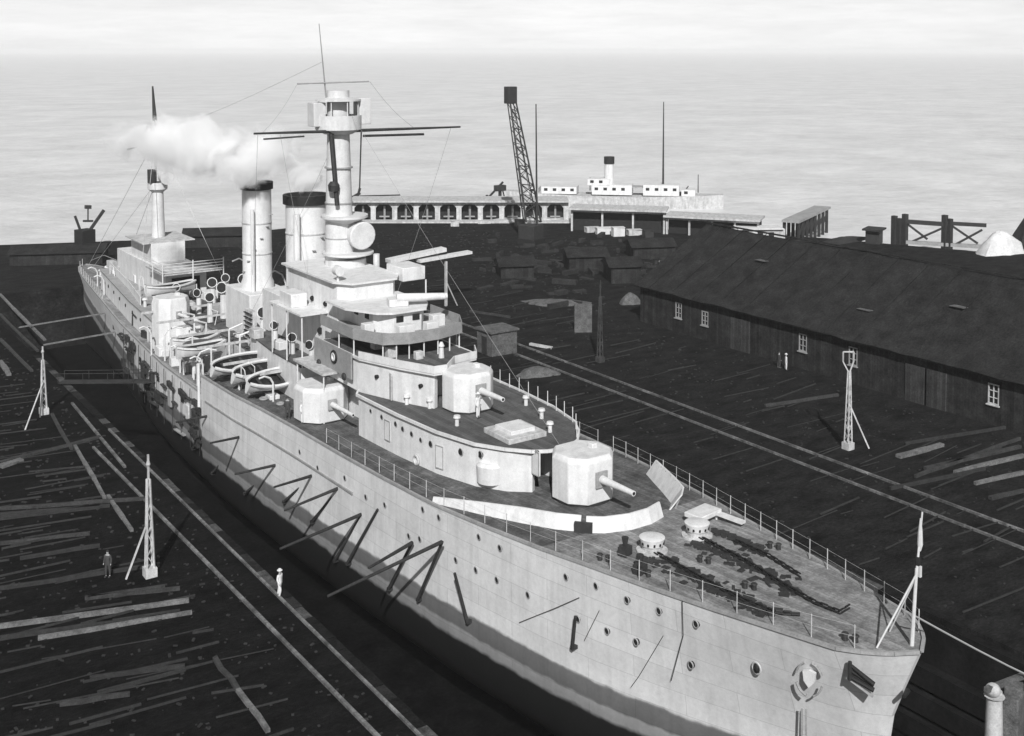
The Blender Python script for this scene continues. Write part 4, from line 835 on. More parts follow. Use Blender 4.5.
# huts and stores on the right quay
def hut(px, py, sx, sy, h_, rz, label, m='plates', roofm='plates', flat=True):
    b = at(px, py); t = thing('store_hut', label, 'hut', b, 'small huts on the right quay')
    mk('wall', G().box(b + Vector((0, 0, h_ / 2)), (sx, sy, h_), rz), m, t, smooth=False)
    mk('roof', G().box(b + Vector((0, 0, h_ + .1)), (sx + .4, sy + .4, .2), rz), roofm, t, smooth=False)
    mk('door', G().box(b + Vector((-sx / 2 - .02, 0, 1.0)), (.08, 1.0, 2.0), 0), 'timber', t, smooth=False)
    return t
hut(497, 352, 3.4, 3.0, 2.6, 0, 'small pale grey flat-roofed hut between the bridge and the crane rails')
o = tag(mk('upright_panel', G().box(at(583, 332) + Vector((0, 0, 1.7)), (2.1, .5, 3.4), -YAW * .9), M['plates'], smooth=False), 'tall pale grey panel standing upright beside a thin post', 'panel')
# low heaps and slabs
def heap(px, py, rx, ry, h_, m, label, nm='rubble_heap', cat='heap', rz=0, group=None):
    b = at(px, py); g = G(); n, k = 20, 6; vs = []; ph = random.random() * 6
    for j in range(k + 1):
        t_ = j / k; r_ = 1 - t_ * .95; z = h_ * (1 - (1 - t_) ** 1.6)
        for i in range(n):
            a = 2 * math.pi * i / n; q = 1 + .15 * math.sin(3 * a + ph) + .08 * math.sin(7 * a + 2 * ph) + random.uniform(-.04, .04)
            v = Matrix.Rotation(rz, 3, 'Z') @ Vector((rx * r_ * q * math.cos(a), ry * r_ * q * math.sin(a), 0)); vs.append((b.x + v.x, b.y + v.y, max(0, z + random.uniform(-.05, .05) * h_) if j else -.05))
    g.add(vs, [(j * n + i, j * n + (i + 1) % n, (j + 1) * n + (i + 1) % n, (j + 1) * n + i) for j in range(k) for i in range(n)] + [tuple(range(k * n, k * n + n))])
    return tag(mk(nm, g, m), label, cat, group)
heap(555, 303, 4.6, 2.2, .5, 'plates', 'low pale heap of plates beyond the huts', rz=-.7); heap(537, 374, 2.4, 1.6, .8, 'plates', 'low grey canvas-like mound between the rails and ship', rz=-.3)
heap(630, 303, 1.6, 1.4, 1.4, 'plates', 'small pale mound at the far corner of the shed'); heap(1000, 252, 5.2, 3.2, 3.6, 'sand', 'bright pile of sand at the far right shore', 'sand_pile', 'sand pile')
heap(1035, 250, 5, 4, 6.4, 'earth', 'dark mound cut off by the right edge behind the sand pile', 'earth_mound', 'mound'); heap(845, 241, 6, 2, .8, 'earth', 'long low bank of earth on the far shore right of the trestle', 'earth_bank', 'bank')
heap(770, 250, 16, 7, 1.0, 'earth', 'broad dark bank beyond the shed, before the far landing stage', 'earth_bank', 'bank')

for px, py, l_, h_, lab in ((215, 245, 10, 2.0, 'low dark shed between the after funnel and the after mast'), (60, 262, 14, 1.8, 'low dark shed on the far left shore'), (585, 268, 6, 2.2, 'small dark shed in the yard right of the foot of the lattice crane'), (622, 280, 4.5, 2.4, 'small dark shed just beyond the far end of the long shed'), (515, 275, 5, 1.8, 'small dark shed between the plank gantry and the lattice crane'), (650, 256, 7, 1.9, 'low dark shed between the long shed and the landing stage')):
    b = at(px, py); t = thing('low_shed', lab, 'shed', b); mk('wall', G().box(b + Vector((0, 0, h_ / 2)), (l_, 5, h_), -.45), 'shedwall', t, smooth=False)
    m_ = Matrix.Rotation(-.45, 3, 'Z'); r6 = [m_ @ Vector(v) for v in ((-l_ / 2 - .4, -2.9, h_), (l_ / 2 + .4, -2.9, h_), (l_ / 2 + .4, 2.9, h_), (-l_ / 2 - .4, 2.9, h_), (-l_ / 2 - .4, 0, h_ + 1.1), (l_ / 2 + .4, 0, h_ + 1.1))]
    mk('roof', G().add([b + v for v in r6], [(0, 1, 5, 4), (2, 3, 4, 5), (0, 4, 3), (1, 2, 5), (3, 2, 1, 0)]), 'roof', t, smooth=False)

g = G(); rh = random.Random(9)
for i in range(110):
    b = at(rh.uniform(480, 680), rh.gauss(262, 18)); h_ = rh.uniform(.1, .75)
    if b.y > 195 or b.y < 90: continue
    if b.x > 92 and b.y < 111: continue
    if abs(b.x - 73.5) < 3: continue
    g.box(b + Vector((0, 0, h_ / 2)), (rh.uniform(.4, 3.6), rh.uniform(.2, 1.0), h_), rh.uniform(0, 3.1))
mk('scrap_heap', g, 'earth', smooth=False, kind='stuff', label='dark jumble of stacked gear and scrap between the rails and the landing stage', category='scrap')
# ------------------------------------------------------------------ the long shed
sh = thing('long_shed', 'long low timber shed with a broad dark roof beside the crane rails', 'shed', (106, 76, 0))
X0, X1, XR, Y0s, Y1s, EV, RD = 94.3, 118, 106, 34, 108.5, 4.9, 11.3
# the wall, with true openings for windows and doors
ops = [('w', 101.5, 1.1, 1.9, 1.75), ('w', 97.0, 1.1, 1.7, 1.75), ('d', 91.3, 3.0, 3.6, 0), ('w', 82.2, 1.1, 1.9, 1.9), ('w', 75.6, 1.1, 1.9, 1.9), ('d', 67.0, 3.4, 3.6, 0), ('w', 59.9, 1.1, 1.9, 1.9)]
edges = []; y = Y0s; g = G()
for k, yc, w_, h_, z0 in sorted(ops, key=lambda o_: o_[1]):
    a, b = yc - w_ / 2, yc + w_ / 2
    g.box((X0, (y + a) / 2, EV / 2), (.3, a - y, EV)); g.box((X0, yc, (z0 + h_ + EV) / 2), (.3, w_, EV - z0 - h_))
    if z0: g.box((X0, yc, z0 / 2), (.3, w_, z0))
    y = b
g.box((X0, (y + Y1s) / 2, EV / 2), (.3, Y1s - y, EV)); mk('wall', g, 'shedwall', sh, smooth=False)
mk('gable_wall', G().add([(X0 + .2, Y1s, 0), (X1, Y1s, 0), (X1, Y1s, EV), (XR, Y1s, RD - .3), (X0 + .2, Y1s, EV), (X0 + .2, Y1s - .3, 0), (X1, Y1s - .3, 0), (X1, Y1s - .3, EV), (XR, Y1s - .3, RD - .3), (X0 + .2, Y1s - .3, EV)],
   [(4, 3, 2, 1, 0), (5, 6, 7, 8, 9), (0, 1, 6, 5), (4, 9, 8, 3), (3, 8, 7, 2), (1, 2, 7, 6), (0, 5, 9, 4)]), 'shedwall', sh, smooth=False)
for k, yc, w_, h_, z0 in ops:
    if k == 'w':
        fr = G()
        for dy in (-w_ / 2 + .06, w_ / 2 - .06, 0): fr.box((X0 - .12, yc + dy, z0 + h_ / 2), (.12, .1 if dy else .06, h_))
        for dz in (.06, h_ - .06): fr.box((X0 - .13, yc, z0 + dz), (.12, w_, .12))
        for dz in (h_ / 3, h_ * 2 / 3): fr.box((X0 - .125, yc, z0 + dz), (.1, w_, .06))
        o = mk('window', fr, 'offwhite' if yc < 62 else 'canvas', sh, smooth=False); mk('pane', G().box((X0 - .06, yc, z0 + h_ / 2), (.03, w_ - .04, h_ - .04)), 'glass', o, smooth=False)
        mk('sill', G().box((X0 - .24, yc, z0 - .05), (.2, w_ + .2, .1)), 'offwhite' if yc < 62 else 'canvas', o, smooth=False)
    else:
        for s_ in (-1, 1):
            o = mk('door_leaf', G().box((X0 - .2, yc + s_ * (w_ / 4 + (.0 if yc > 80 else .35)), h_ / 2), (.12, w_ / 2 - .08 + (.0 if yc > 80 else .5), h_)), 'doorw', sh, smooth=False)
            mk('handle', G().box((X0 - .3, yc + s_ * .25, 1.2), (.08, .06, .4)), 'steel', o, smooth=False)
def roof_side(xe, sgn):
    g = G(); nx, ny = 14, 44; rs = random.Random(3); vs = []
    for i in range(nx + 1):
        for j in range(ny + 1):
            t_ = i / nx; vs.append((xe + (XR - xe) * t_, Y0s - 1 + (Y1s + 1.4 - Y0s) * j / ny, EV - .25 + (RD - EV + .25) * t_ + rs.uniform(-.09, .09) - .25 * t_ * math.sin(j * .21) ** 2))
    g.add(vs, [(i * (ny + 1) + j, (i + 1) * (ny + 1) + j, (i + 1) * (ny + 1) + j + 1, i * (ny + 1) + j + 1)[::sgn] for i in range(nx) for j in range(ny)])
    o = mk('roof', g, 'roof', sh, smooth=False); s_ = o.modifiers.new('thick', 'SOLIDIFY'); s_.thickness = .22; return o
rs1 = roof_side(X0 - .9, 1); roof_side(X1 + .9, -1)
# tar-paper seams laid up the roof
for j in range(19):
    y_ = Y0s + 2 + j * 3.9; mk('roof_batten', G().bar((X0 - .8, y_, EV - .16), (XR - .1, y_ + .05, RD), .06, .06), 'roof', rs1, smooth=False)
mk('ridge_cap', G().bar((XR, Y0s - 1, RD + .1), (XR, Y1s + .4, RD + .1), .5, .12), 'roof', sh, smooth=False)
for px, py in ((350 + 300, 0),): pass
for i, (y_, t_) in enumerate(((68, .55), (77, .3), (95, .62))): mk('roof_patch', G().box((X0 + (XR - X0) * t_, y_, EV + (RD - EV) * t_ + .12), (1.0, 1.6, .04), 0, 0), 'plates', rs1, smooth=False)
for y_ in (83.2, 82.2, 58.3):
    pass

# ------------------------------------------------------------------ people
def person(name, loc, rz, label, suit, pose, hat=True, sc=1.0):
    t = thing('person', label, 'person', loc); t.rotation_euler.z = rz; t.scale = (sc,) * 3
    def skin(nm, V, E, Rr, m, root=0):
        me = bpy.data.meshes.new(nm); me.from_pydata(V, E, []); me.materials.append(M[m]); o = bpy.data.objects.new(nm, me); COL.objects.link(o); o.parent = t
        s_ = o.modifiers.new('skin', 'SKIN')
        for i, r_ in enumerate(Rr): me.skin_vertices[0].data[i].radius = (r_, r_ * .85 if i in (0, 1, 2) else r_)
        me.skin_vertices[0].data[root].use_root = True
        s_.use_smooth_shade = True; u = o.modifiers.new('sub', 'SUBSURF'); u.levels = u.render_levels = 1; return o
    st_ = pose
    V = [(0, 0, .93), (0, .01, 1.15), (0, 0, 1.38), (0, 0, 1.5), (0, -.01, 1.62), (0, 0, 1.72),
         (-.18, 0, 1.42), (-.24, .03, 1.15), (-.25, -.05 - st_ * .1, .9), (.18, 0, 1.42), (.24, .03, 1.15), (.25, -.08 + st_ * .1, .9),
         (-.1, 0, .88), (-.12, -.12 * st_, .5), (-.12, -.02 * st_, .08), (-.12, -.16, .04), (.1, 0, .88), (.12, .14 * st_, .5), (.12, .22 * st_, .1), (.12, .22 * st_ - .14, .04),
         (-.25, -.1 - st_ * .1, .82), (.25, -.12 + st_ * .1, .82)]
    E_ = [(0, 1), (1, 2), (2, 3), (3, 4), (4, 5), (2, 6), (6, 7), (7, 8), (2, 9), (9, 10), (10, 11), (0, 12), (12, 13), (13, 14), (14, 15), (0, 16), (16, 17), (17, 18), (18, 19), (8, 20), (11, 21)]
    Rr = [.13, .12, .14, .055, .09, .07, .065, .05, .035, .065, .05, .035, .09, .065, .045, .04, .09, .065, .045, .04, .03, .03]
    skin('body', V, E_, Rr, 'skin')
    ids = [0, 1, 2, 6, 7, 8, 9, 10, 11, 12, 13, 14, 16, 17, 18]; mp = {a: i for i, a in enumerate(ids)}
    skin('suit', [V[i] for i in ids], [(mp[a], mp[b]) for a, b in E_ if a in mp and b in mp], [Rr[i] * 1.22 + .006 for i in ids], suit)
    for q in (15, 19):
        sh_ = G().sphere((V[q][0], V[q][1] + .05, .05), .06, (1, 2.0, .9)); o = mk('shoe', sh_, 'darkcloth'); o.parent = t; 
    if hat:
        o = mk('hat', G().lathe((0, 0), [(.17, 1.70), (.17, 1.715), (.1, 1.72), (.09, 1.8), (.05, 1.82)], 14), suit); o.parent = t
    else:
        o = mk('hair', G().sphere((0, .01, 1.72), .1, (1, 1.05, .8)), 'black'); o.parent = t
    return t
person('p', at(280, 597), .6, 'person in a white suit and hat walking along the dock edge', 'cloth', 1.0)
person('p', at(108, 577), -.8, 'person in dark clothes standing behind the timber stack left of the near post', 'darkcloth', .2, False)
person('p', at(779, 368), 1.2, 'person in dark clothes before the shed, left of a pair', 'darkcloth', .4, False); person('p', at(786, 370), .9, 'person in pale clothes before the shed, beside the darker one', 'cloth', .2)
q = at(478, 418, ZR); person('p', (q.x, q.y, ZR), .4, 'sailor in white standing below the upper gun turret', 'cloth', .1)
q = dk(310, 452); person('p', (35.7, 80.0, zf(80)), .4, 'sailor in white on deck beside the round midship turret', 'cloth', .3)
q = dk(284, 420); person('p', (q.x + .3, q.y, zf(q.y)), 2.4, 'sailor in dark clothes on the side deck near the boats', 'darkcloth', .3)

# ------------------------------------------------------------------ background: cranes, piers, steamer
b = at(530, 244); t = thing('jib_crane', 'tall dark lattice jib crane leaning on the far quay beside a thin pole', 'crane', b)
tipv = aty(511, 90, b.y + 3)
g = G()
lb = aty(526, 222, b.y); rb = aty(541, 222, b.y)
def lattice(g, a0, a1, b0, b1, n, r_):
    g.cyl(a0, a1, r_, r_ * .7, 6); g.cyl(b0, b1, r_, r_ * .7, 6)
    for k in range(n):
        p, q, p2, q2 = a0.lerp(a1, k / n), b0.lerp(b1, k / n), a0.lerp(a1, (k + 1) / n), b0.lerp(b1, (k + 1) / n)
        g.cyl(p, q2 if k % 2 else q, r_ * .45, r_ * .45, 4); g.cyl(q, p2, r_ * .45, r_ * .45, 4)
lattice(g, lb, tipv + Vector((-.5, 0, 0)), rb, tipv + Vector((.7, 0, -.6)), 14, .2)
lattice(g, lb + Vector((.6, 1.6, 0)), tipv + Vector((-.5, .9, 0)), rb + Vector((.2, 1.6, 0)), tipv + Vector((.7, .9, -.6)), 10, .14)
mk('jib', g, 'steel', t); mk('jib_head', G().box(tipv + Vector((.1, .3, -.9)), (1.8, 1.6, 3.0), 0), 'steel', t, bevel=.1)
mk('cabin', G().box(b + Vector((.2, 0, 2.2)), (3.2, 3.2, 2.4), .4), 'steel', t, bevel=.05); mk('undercarriage', G().box(b + Vector((.2, 0, .5)), (3.6, 3.6, 1.0), .4), 'black', t, bevel=.05)
mk('hoist_rope', G().cyl(tipv, b + Vector((1.2, 0, 3)), .05, .05, 4), 'steel', t)
b2 = at(537, 244); tag(mk('derrick_pole', G().cyl(b2, aty(536, 104, b2.y), .22, .1, 8), 'steel'), 'thin dark pole standing just right of the lattice jib crane', 'pole')
b = at(85, 243); t = thing('small_crane', 'small dark crane on the far left shore with its jib raised to the right', 'crane', b)
mk('jib', G().bar(b + Vector((0, 0, 1)), aty(104, 210, b.y), .4, .5), 'steel', t, smooth=False); mk('mast_post', G().bar(b, aty(75, 216, b.y), .35, .4), 'steel', t, smooth=False)
mk('cabin', G().box(b + Vector((0, 0, 1.2)), (2.6, 2.6, 2.4), .3), 'black', t, bevel=.05)
mk('signal_arm', G().bar(aty(83, 221, b.y), aty(93, 221, b.y), .3, .35).bar(aty(88, 221, b.y), aty(88, 207, b.y), .2, .2).bar(aty(85, 207, b.y), aty(91, 207, b.y), .8, .6), 'steel', t, smooth=False)

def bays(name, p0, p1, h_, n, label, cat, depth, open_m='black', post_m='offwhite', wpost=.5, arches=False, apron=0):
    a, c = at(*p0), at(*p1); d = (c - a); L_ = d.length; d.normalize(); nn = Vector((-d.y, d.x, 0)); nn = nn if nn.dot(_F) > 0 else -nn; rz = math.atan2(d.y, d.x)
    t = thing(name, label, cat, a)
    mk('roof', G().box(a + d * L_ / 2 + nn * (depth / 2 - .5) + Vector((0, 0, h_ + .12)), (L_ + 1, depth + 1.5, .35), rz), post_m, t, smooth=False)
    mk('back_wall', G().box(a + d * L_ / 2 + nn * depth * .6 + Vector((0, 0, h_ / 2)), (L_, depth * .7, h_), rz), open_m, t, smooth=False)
    mk('lintel', G().box(a + d * L_ / 2 + Vector((0, 0, h_ - .3)), (L_, .3, .5), rz), post_m, t, smooth=False)
    if apron: mk('apron', G().box(a + d * L_ / 2 - nn * apron / 2 + Vector((0, 0, .15)), (L_ + 1, apron, .3), rz), post_m, t, smooth=False)
    for k in range(n + 1):
        p = a + d * (L_ * k / n); mk('pillar', G().box(p + Vector((0, 0, h_ / 2)), (wpost, .4, h_), rz), post_m, t, smooth=False)
        if arches and k < n:
            for e, s_ in ((.5, 1), (.5, -1)): mk('arch_brace', G().bar(a + d * (L_ * (k + (0 if s_ > 0 else 1)) / n) + Vector((0, 0, h_ * .62)), a + d * (L_ * (k + (.28 if s_ > 0 else .72)) / n) + Vector((0, 0, h_ - .3)), .3, .35), post_m, t, smooth=False)
            mid = a + d * (L_ * (k + .5) / n) + nn * .8; mk('cargo_rack', G().bar(mid, mid + Vector((0, 0, h_ * .75)), .3, .3).bar(mid - d * 1 + Vector((0, 0, .8)), mid + d * 1 + Vector((0, 0, .8)), .25, .25), 'grey', t, smooth=False)
    return t
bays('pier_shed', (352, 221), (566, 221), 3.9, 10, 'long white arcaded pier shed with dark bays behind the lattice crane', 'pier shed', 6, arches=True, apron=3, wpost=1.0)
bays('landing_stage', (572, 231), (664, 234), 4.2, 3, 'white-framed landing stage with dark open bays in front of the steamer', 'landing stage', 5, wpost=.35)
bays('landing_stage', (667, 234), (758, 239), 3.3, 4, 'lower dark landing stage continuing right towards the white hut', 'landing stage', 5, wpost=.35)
b = at(758, 239); t = thing('white_hut', 'low white flat-roofed hut beside the trestle pier', 'hut', b)
mk('wall', G().box(b + Vector((0, 0, 1.0)), (9, 3, 2.0), -.55), 'offwhite', t, smooth=False); mk('roof', G().box(b + Vector((0, 0, 2.1)), (8.2, 4, .25), -.55), 'white', t, smooth=False)
for s_ in (-2, 0, 2): v = Matrix.Rotation(-.55, 3, 'Z') @ Vector((s_, -1.52, 1.0)); mk('window', G().box(b + v, (1.0, .1, .9), -.55), 'black', t, smooth=False)
# trestle pier running out, seen end on
pa, pb = at(790, 240), Vector((177, 150, 0))
dd = (pb - pa); L_ = dd.length; dd.normalize(); rz = math.atan2(dd.y, dd.x)
t = thing('trestle_pier', 'timber trestle pier with dark piles right of the white hut', 'pier', pa)
mk('pier_deck', G().box(pa + dd * L_ / 2 + Vector((0, 0, 3.3)), (L_, 3.2, .4), rz), 'grey', t, smooth=False)
nn = Vector((-dd.y, dd.x, 0))
for k in range(8):
    for s_ in (-1, 1): p = pa + dd * (L_ * (k + .3) / 8) + nn * s_ * 1.3; mk('pile', G().cyl(p + Vector((0, 0, -2)), p + Vector((0, 0, 3.2)), .3, .3, 8), 'timber', t)
    if k < 7: p = pa + dd * (L_ * (k + .3) / 8) - nn * 1.35; mk('cross_brace', G().bar(p + Vector((0, 0, .3)), p + dd * (L_ / 8) + Vector((0, 0, 3)), .2, .25), 'timber', t, smooth=False)
g = G(); g.prism([tuple(at(x_, y_))[:2] for x_, y_ in ((478, 224), (560, 221), (592, 212), (575, 209))][::-1], .0, .5); tag(mk('landing_ramp', g, 'offwhite', smooth=False), 'pale sloping ramp between the pier shed and the landing stage', 'ramp')
rp = random.Random(5)
for (px, py, sx, z_, m_), lb in zip([(604, 234, 3.0, 1.2, 'white'), (618, 236, 2.2, 1.6, 'white'), (634, 235, 2.6, 1.0, 'offwhite'), (592, 232, 2.6, .9, 'offwhite'), (648, 237, 1.6, 1.2, 'steel'), (520, 226, 1.8, 1.2, 'steel'), (455, 226, 1.6, 1.0, 'offwhite')],
        ['long white bale in front of the landing stage, left of the tall one', 'tallest white crate in front of the landing stage', 'pale low crate right of the tallest white one', 'pale low crate at the left end of the landing stage', 'dark crate at the right end of the row before the landing stage', 'dark crate beside the foot of the lattice crane', 'small pale crate in front of the arcaded pier shed']):
    b = at(px, py); tag(mk('crate', G().box(b + Vector((0, 0, z_ / 2)), (sx, 1.3, z_), rp.uniform(-.6, -.2)).box(b + Vector((0, 0, z_ + .04)), (sx + .15, 1.45, .08), -.4), m_, smooth=False), lb, 'crate', 'crates and bales before the piers')
# steamer
sp, sq = aty(478, 212, 203), Vector((186, 170, 0)); a = at(500, 208, -1.5); a.z = -1.5; c_ = at(724, 213, -1.5)
d = (c_ - a); L_ = d.length; d.normalize(); rz = math.atan2(d.y, d.x); nn = Vector((-d.y, d.x, 0)); mid = (a + c_) / 2 + nn * 7; mid.z = -1.5
t = thing('steamer', 'pale steamer with one dark-capped funnel and a tall mast moored behind the piers', 'steamer', mid)
g = G(); rows = []
for i in range(13):
    s_ = i / 12; w_ = 4.2 * max(.05, math.sin(math.pi * min(1, max(0, s_ * .97 + .015))) ** .5); sh_ = 1.6 * (2 * s_ - 1) ** 2; o_ = mid + d * ((s_ - .5) * L_)
    rows.append([o_ + nn * w_ * .8 + Vector((0, 0, -1)), o_ + nn * w_ + Vector((0, 0, 2.6 + sh_ * .4)), o_ - nn * w_ + Vector((0, 0, 2.6 + sh_ * .4)), o_ - nn * w_ * .8 + Vector((0, 0, -1))])
g.add([v for r_ in rows for v in r_], [(k * 4 + j, (k + 1) * 4 + j, (k + 1) * 4 + (j + 1) % 4, k * 4 + (j + 1) % 4) for k in range(12) for j in range(4)] + [(0, 1, 2, 3), (51, 50, 49, 48)])
mk('hull', g, 'offwhite', t)
def on(s_, z): return mid + d * s_ + Vector((0, 0, z + 1.5))
for s_, l_, z0, h_ in ((-12, 8, 2.9, 1.6), (0, 9, 2.9, 2.2), (11, 8, 2.9, 2.4), (-3, 5, 5.0, 1.4), (17, 3, 2.9, 1.4), (-18, 2.4, 2.9, 1.2)):
    hs_ = mk('deckhouse', G().box(on(s_, z0 - 1.5 + h_ / 2), (l_, 5, h_), rz), 'white', t, smooth=False)
    for k in range(int(l_ / 2)): p = on(s_ - l_ / 2 + 1 + k * 2, z0 - 1.5 + h_ * .6) - nn * 2.5; mk('window', G().box(p, (.8, .12, .6), rz), 'black', hs_, smooth=False)
def steamer_at(px, y_top, z_base, r_, nm, m, r2=None):
    base = None
    e = _F * FPX + _Rt * (px - 512) - _U * (200 - YP); n2 = Vector((nn.x, nn.y, 0)); k_ = (Vector((mid.x, mid.y, 0))).dot(n2) / Vector((e.x, e.y, 0)).dot(n2); P = Vector((e.x * k_, e.y * k_, 0))
    D = P.dot(Vector((_F.x, _F.y, 0))) ; zt = CAM_H - (y_top - 50) * D / FPX
    return P, zt
P, zt = steamer_at(609, 157, 3, 1.1, 'f', 'w'); fo = mk('funnel', G().cyl(P + Vector((0, 0, 3)), P + Vector((0, 0, zt - 1.4)), 1.1, 1.05, 16), 'white', t); mk('funnel_cap', G().cyl(P + Vector((0, 0, zt - 1.6)), P + Vector((0, 0, zt)), 1.2, 1.2, 16), 'black', fo)
P, zt = steamer_at(663, 102, 3, .2, 'm', 's'); mk('mast', G().cyl(P + Vector((0, 0, 2)), P + Vector((0, 0, zt)), .25, .1, 8), 'steel', t)
P2, z2 = steamer_at(698, 175, 3, .2, 'm', 's'); mk('mast', G().cyl(P2 + Vector((0, 0, 2)), P2 + Vector((0, 0, z2)), .12, .08, 6), 'steel', t)
P3, z3 = steamer_at(590, 178, 3, .2, 'm', 's'); mk('mast', G().cyl(P3 + Vector((0, 0, 2)), P3 + Vector((0, 0, z3)), .12, .08, 6), 'steel', t)
pA, zA_ = steamer_at(622, 187, 0, 0, '', ''); pB, zB_ = steamer_at(655, 187, 0, 0, '', ''); mk('awning', G().bar(pA + Vector((0, 0, zA_)), pB + Vector((0, 0, zA_)), 3, .25), 'grey', t, smooth=False)
pA, zA_ = steamer_at(682, 194, 0, 0, '', ''); mk('stern_gear', G().box(pA + Vector((0, 0, zA_ - .6)), (2.4, 2, 1.6), .4).bar(pA + Vector((0, 0, zA_)), pA + Vector((1.2, -.8, zA_ + 1.6)), .2, .2), 'steel', t, smooth=False)
b = at(487, 214); t = thing('winch_crane', 'small dark winch crane on the pier shed roof left of the tall jib', 'crane', b)
mk('jib', G().bar(aty(487, 199, b.y), aty(503, 182, b.y), .3, .35), 'steel', t, smooth=False); mk('winch', G().box(aty(500, 188, b.y), (2.4, 1.2, 1.2)), 'steel', t, bevel=.05); mk('frame', G().bar(b + Vector((0, 0, 4)), aty(487, 199, b.y), .4, .4).bar(aty(487, 199, b.y), aty(505, 199, b.y), .4, .4).bar(aty(500, 199, b.y), aty(500, 188, b.y), .5, .5).bar(aty(505, 199, b.y), aty(502, 188, b.y), .2, .2), 'steel', t, smooth=False)
b = at(358, 215); t = thing('winch_crane', 'small dark winch crane at the left end of the pier shed beside the mast', 'crane', b)
mk('jib', G().bar(aty(345, 202, b.y), aty(360, 193, b.y), .5, .5), 'steel', t, smooth=False); mk('boom', G().bar(aty(360, 196, b.y), aty(400, 195, b.y), .2, .25), 'steel', t, smooth=False); mk('frame', G().bar(b + Vector((0, 0, 3.9)), aty(360, 188, b.y), .4, .4), 'steel', t, smooth=False)

# lock-side footbridge of beams and posts, far right
a, c_ = at(893, 244), at(988, 250); y_ = a.y; t = thing('timber_gantry', 'dark timber gantry of beams and crossed braces on the far right shore', 'gantry', a)
d = c_ - a; 
def gp(px, z): s_ = (px - 893) / 95; return a + d * s_ + Vector((0, 0, z))
mk('top_beam', G().bar(gp(905, 4.1), gp(946, 4.0), .7, .7).bar(gp(946, 4.2), gp(986, 4.2), .6, .6), 'steel', t, smooth=False)
for px, h_ in ((894, 5.0), (899, 4.6), (905, 5.4), (945, 5.6), (950, 5.0)): mk('gantry_post', G().bar(gp(px, -.3), gp(px, h_), .8, .8), 'steel', t, smooth=False)
for p, q in (((908, 3.6), (928, 1.2)), ((944, 3.4), (912, .6)), ((952, 3.8), (978, 1.0)), ((982, 3.4), (956, .6))): mk('cross_brace', G().bar(gp(*p), gp(*q), .3, .35), 'steel', t, smooth=False)
mk('lower_beam', G().bar(gp(905, .5), gp(990, .5), .8, .6), 'grey', t, smooth=False)
b = at(874, 243); t = thing('watch_hut', 'tiny dark watch hut left of the timber gantry', 'hut', b); mk('wall', G().box(b + Vector((0, 0, 1.2)), (2.4, 2.4, 2.4), .4), 'steel', t, smooth=False); mk('roof', G().box(b + Vector((0, 0, 2.5)), (4, 3.2, .3), .4), 'timber', t, smooth=False)

# white bollard stand in the near right corner
b = Vector((51.6, 31.5, 0)); b = at(992, 800); b = Vector((b.x, b.y, 0)); 
top = aty(993, 690, b.y); t = thing('valve_stand', 'pale valve stand with slanting arm and grey housing in the bottom right corner', 'stand', b)
mk('pedestal', G().lathe(b, [(.5, -.05), (.42, .3), (.34, max(1.0, top.z - .4)), (.46, max(1.1, top.z - .3))], 12), 'offwhite', t)
mk('head', G().sphere(top, .34, (1, 1, .9)), 'offwhite', t); mk('arm', G().bar(aty(986, 690, b.y), aty(1022, 676, b.y), .22, .22), 'plates', t, smooth=False)
mk('machine_body', G().box(Vector((b.x + 1.1, b.y - .1, top.z / 2 - .2)), (1.1, 1.0, top.z - .5), .3).box(Vector((b.x + 1.2, b.y - .2, top.z - .3)), (.8, .8, .5), .5), 'plates', t, bevel=.08, smooth=False)
mk('side_pipe', G().cyl(top + Vector((.45, 0, -.2)), Vector((b.x + .5, b.y, 0)), .16, .2, 10), 'offwhite', t)

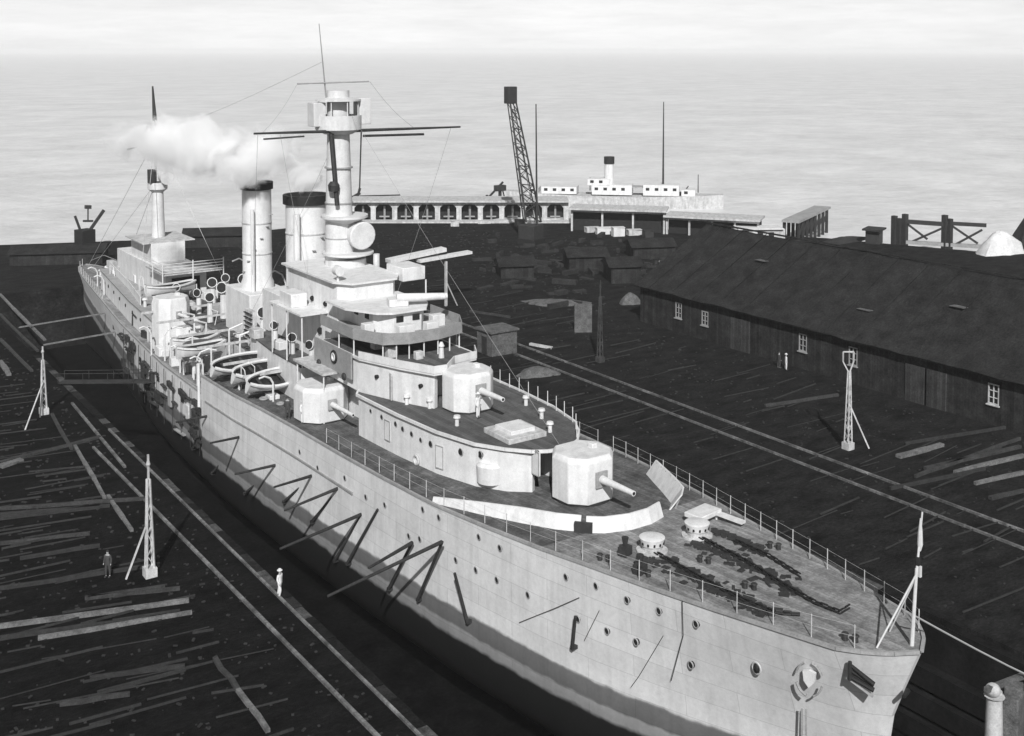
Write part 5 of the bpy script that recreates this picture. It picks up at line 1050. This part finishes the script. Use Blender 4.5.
# ------------------------------------------------------------------ funnel smoke: one pale drifting cloud
def smoke_mat():
    m = bpy.data.materials.new('smoke'); m.use_nodes = True; t = m.node_tree; N = t.nodes; L = t.links; N.remove(N['Principled BSDF'])
    v = N.new('ShaderNodeVolumePrincipled'); v.inputs['Color'].default_value = (1, 1, 1, 1); v.inputs['Anisotropy'].default_value = -.1
    tc = N.new('ShaderNodeTexCoord'); n = N.new('ShaderNodeTexNoise'); n.inputs['Scale'].default_value = .3; n.inputs['Detail'].default_value = 7; n.inputs['Roughness'].default_value = .62; n.inputs['Distortion'].default_value = .8
    gp_ = N.new('ShaderNodeNewGeometry'); L.new(gp_.outputs['Position'], n.inputs[0])
    # soft edge: distance from the axis of the ellipsoid
    gen = tc.outputs['Generated']; sub = N.new('ShaderNodeVectorMath'); sub.operation = 'SUBTRACT'; sub.inputs[1].default_value = (.5, .5, .5); L.new(gen, sub.inputs[0])
    ln = N.new('ShaderNodeVectorMath'); ln.operation = 'LENGTH'; L.new(sub.outputs[0], ln.inputs[0])
    q = N.new('ShaderNodeMapRange'); q.inputs[1].default_value = .5; q.inputs[2].default_value = .08; q.inputs[3].default_value = -.34; q.inputs[4].default_value = .2; L.new(ln.outputs['Value'], q.inputs[0])
    ad = N.new('ShaderNodeMath'); ad.operation = 'ADD'; L.new(n.outputs[0], ad.inputs[0]); L.new(q.outputs[0], ad.inputs[1])
    r = N.new('ShaderNodeMapRange'); r.inputs[1].default_value = .40; r.inputs[2].default_value = .60; r.inputs[3].default_value = 0; r.inputs[4].default_value = 3.0; L.new(ad.outputs[0], r.inputs[0])
    L.new(r.outputs[0], v.inputs['Density']); L.new(v.outputs[0], N['Material Output'].inputs['Volume']); return m
sm = smoke_mat()
def puff(c_, size, rot, label):
    g = G().sphere((0, 0, 0), 1, (1, 1, 1), 20, 12); me = bpy.data.meshes.new('smoke'); me.from_pydata(g.v, [], g.f); me.materials.append(sm)
    o = bpy.data.objects.new('funnel_smoke', me); COL.objects.link(o); o.location = c_; o.scale = size; o.rotation_euler = rot; o['kind'] = 'stuff'; o['label'] = label; o['category'] = 'smoke'
rzs = math.atan2(.57, -.82)
puff(aty(192, 144, 111), (12.5, 4.2, 4.4), (0, R(-4), rzs), 'pale smoke drifting left from the funnel tops')
puff(aty(262, 158, 104), (6.0, 3.2, 3.9), (0, R(26), rzs), 'steam and smoke rising over the two funnels')
puff(aty(308, 180, 96.5), (2.6, 2.0, 2.6), (0, R(20), rzs), 'small puff of steam at the mouth of the wider funnel')

# ------------------------------------------------------------------ sea haze: one closed box of even air round the whole place
hm = bpy.data.materials.new('haze'); hm.use_nodes = True; hn = hm.node_tree; hn.nodes.remove(hn.nodes['Principled BSDF'])
hv = hn.nodes.new('ShaderNodeVolumePrincipled'); hv.inputs['Color'].default_value = (1, 1, 1, 1); hv.inputs['Density'].default_value = 0.00018; hv.inputs['Anisotropy'].default_value = 0.0
hn.links.new(hv.outputs[0], hn.nodes['Material Output'].inputs['Volume'])
hz = mk('haze', G().box((0, 5000, 14.5), (25000, 15000, 50)), hm, smooth=False, kind='stuff', label='thin pale haze lying over the sea and dockyard', category='haze')
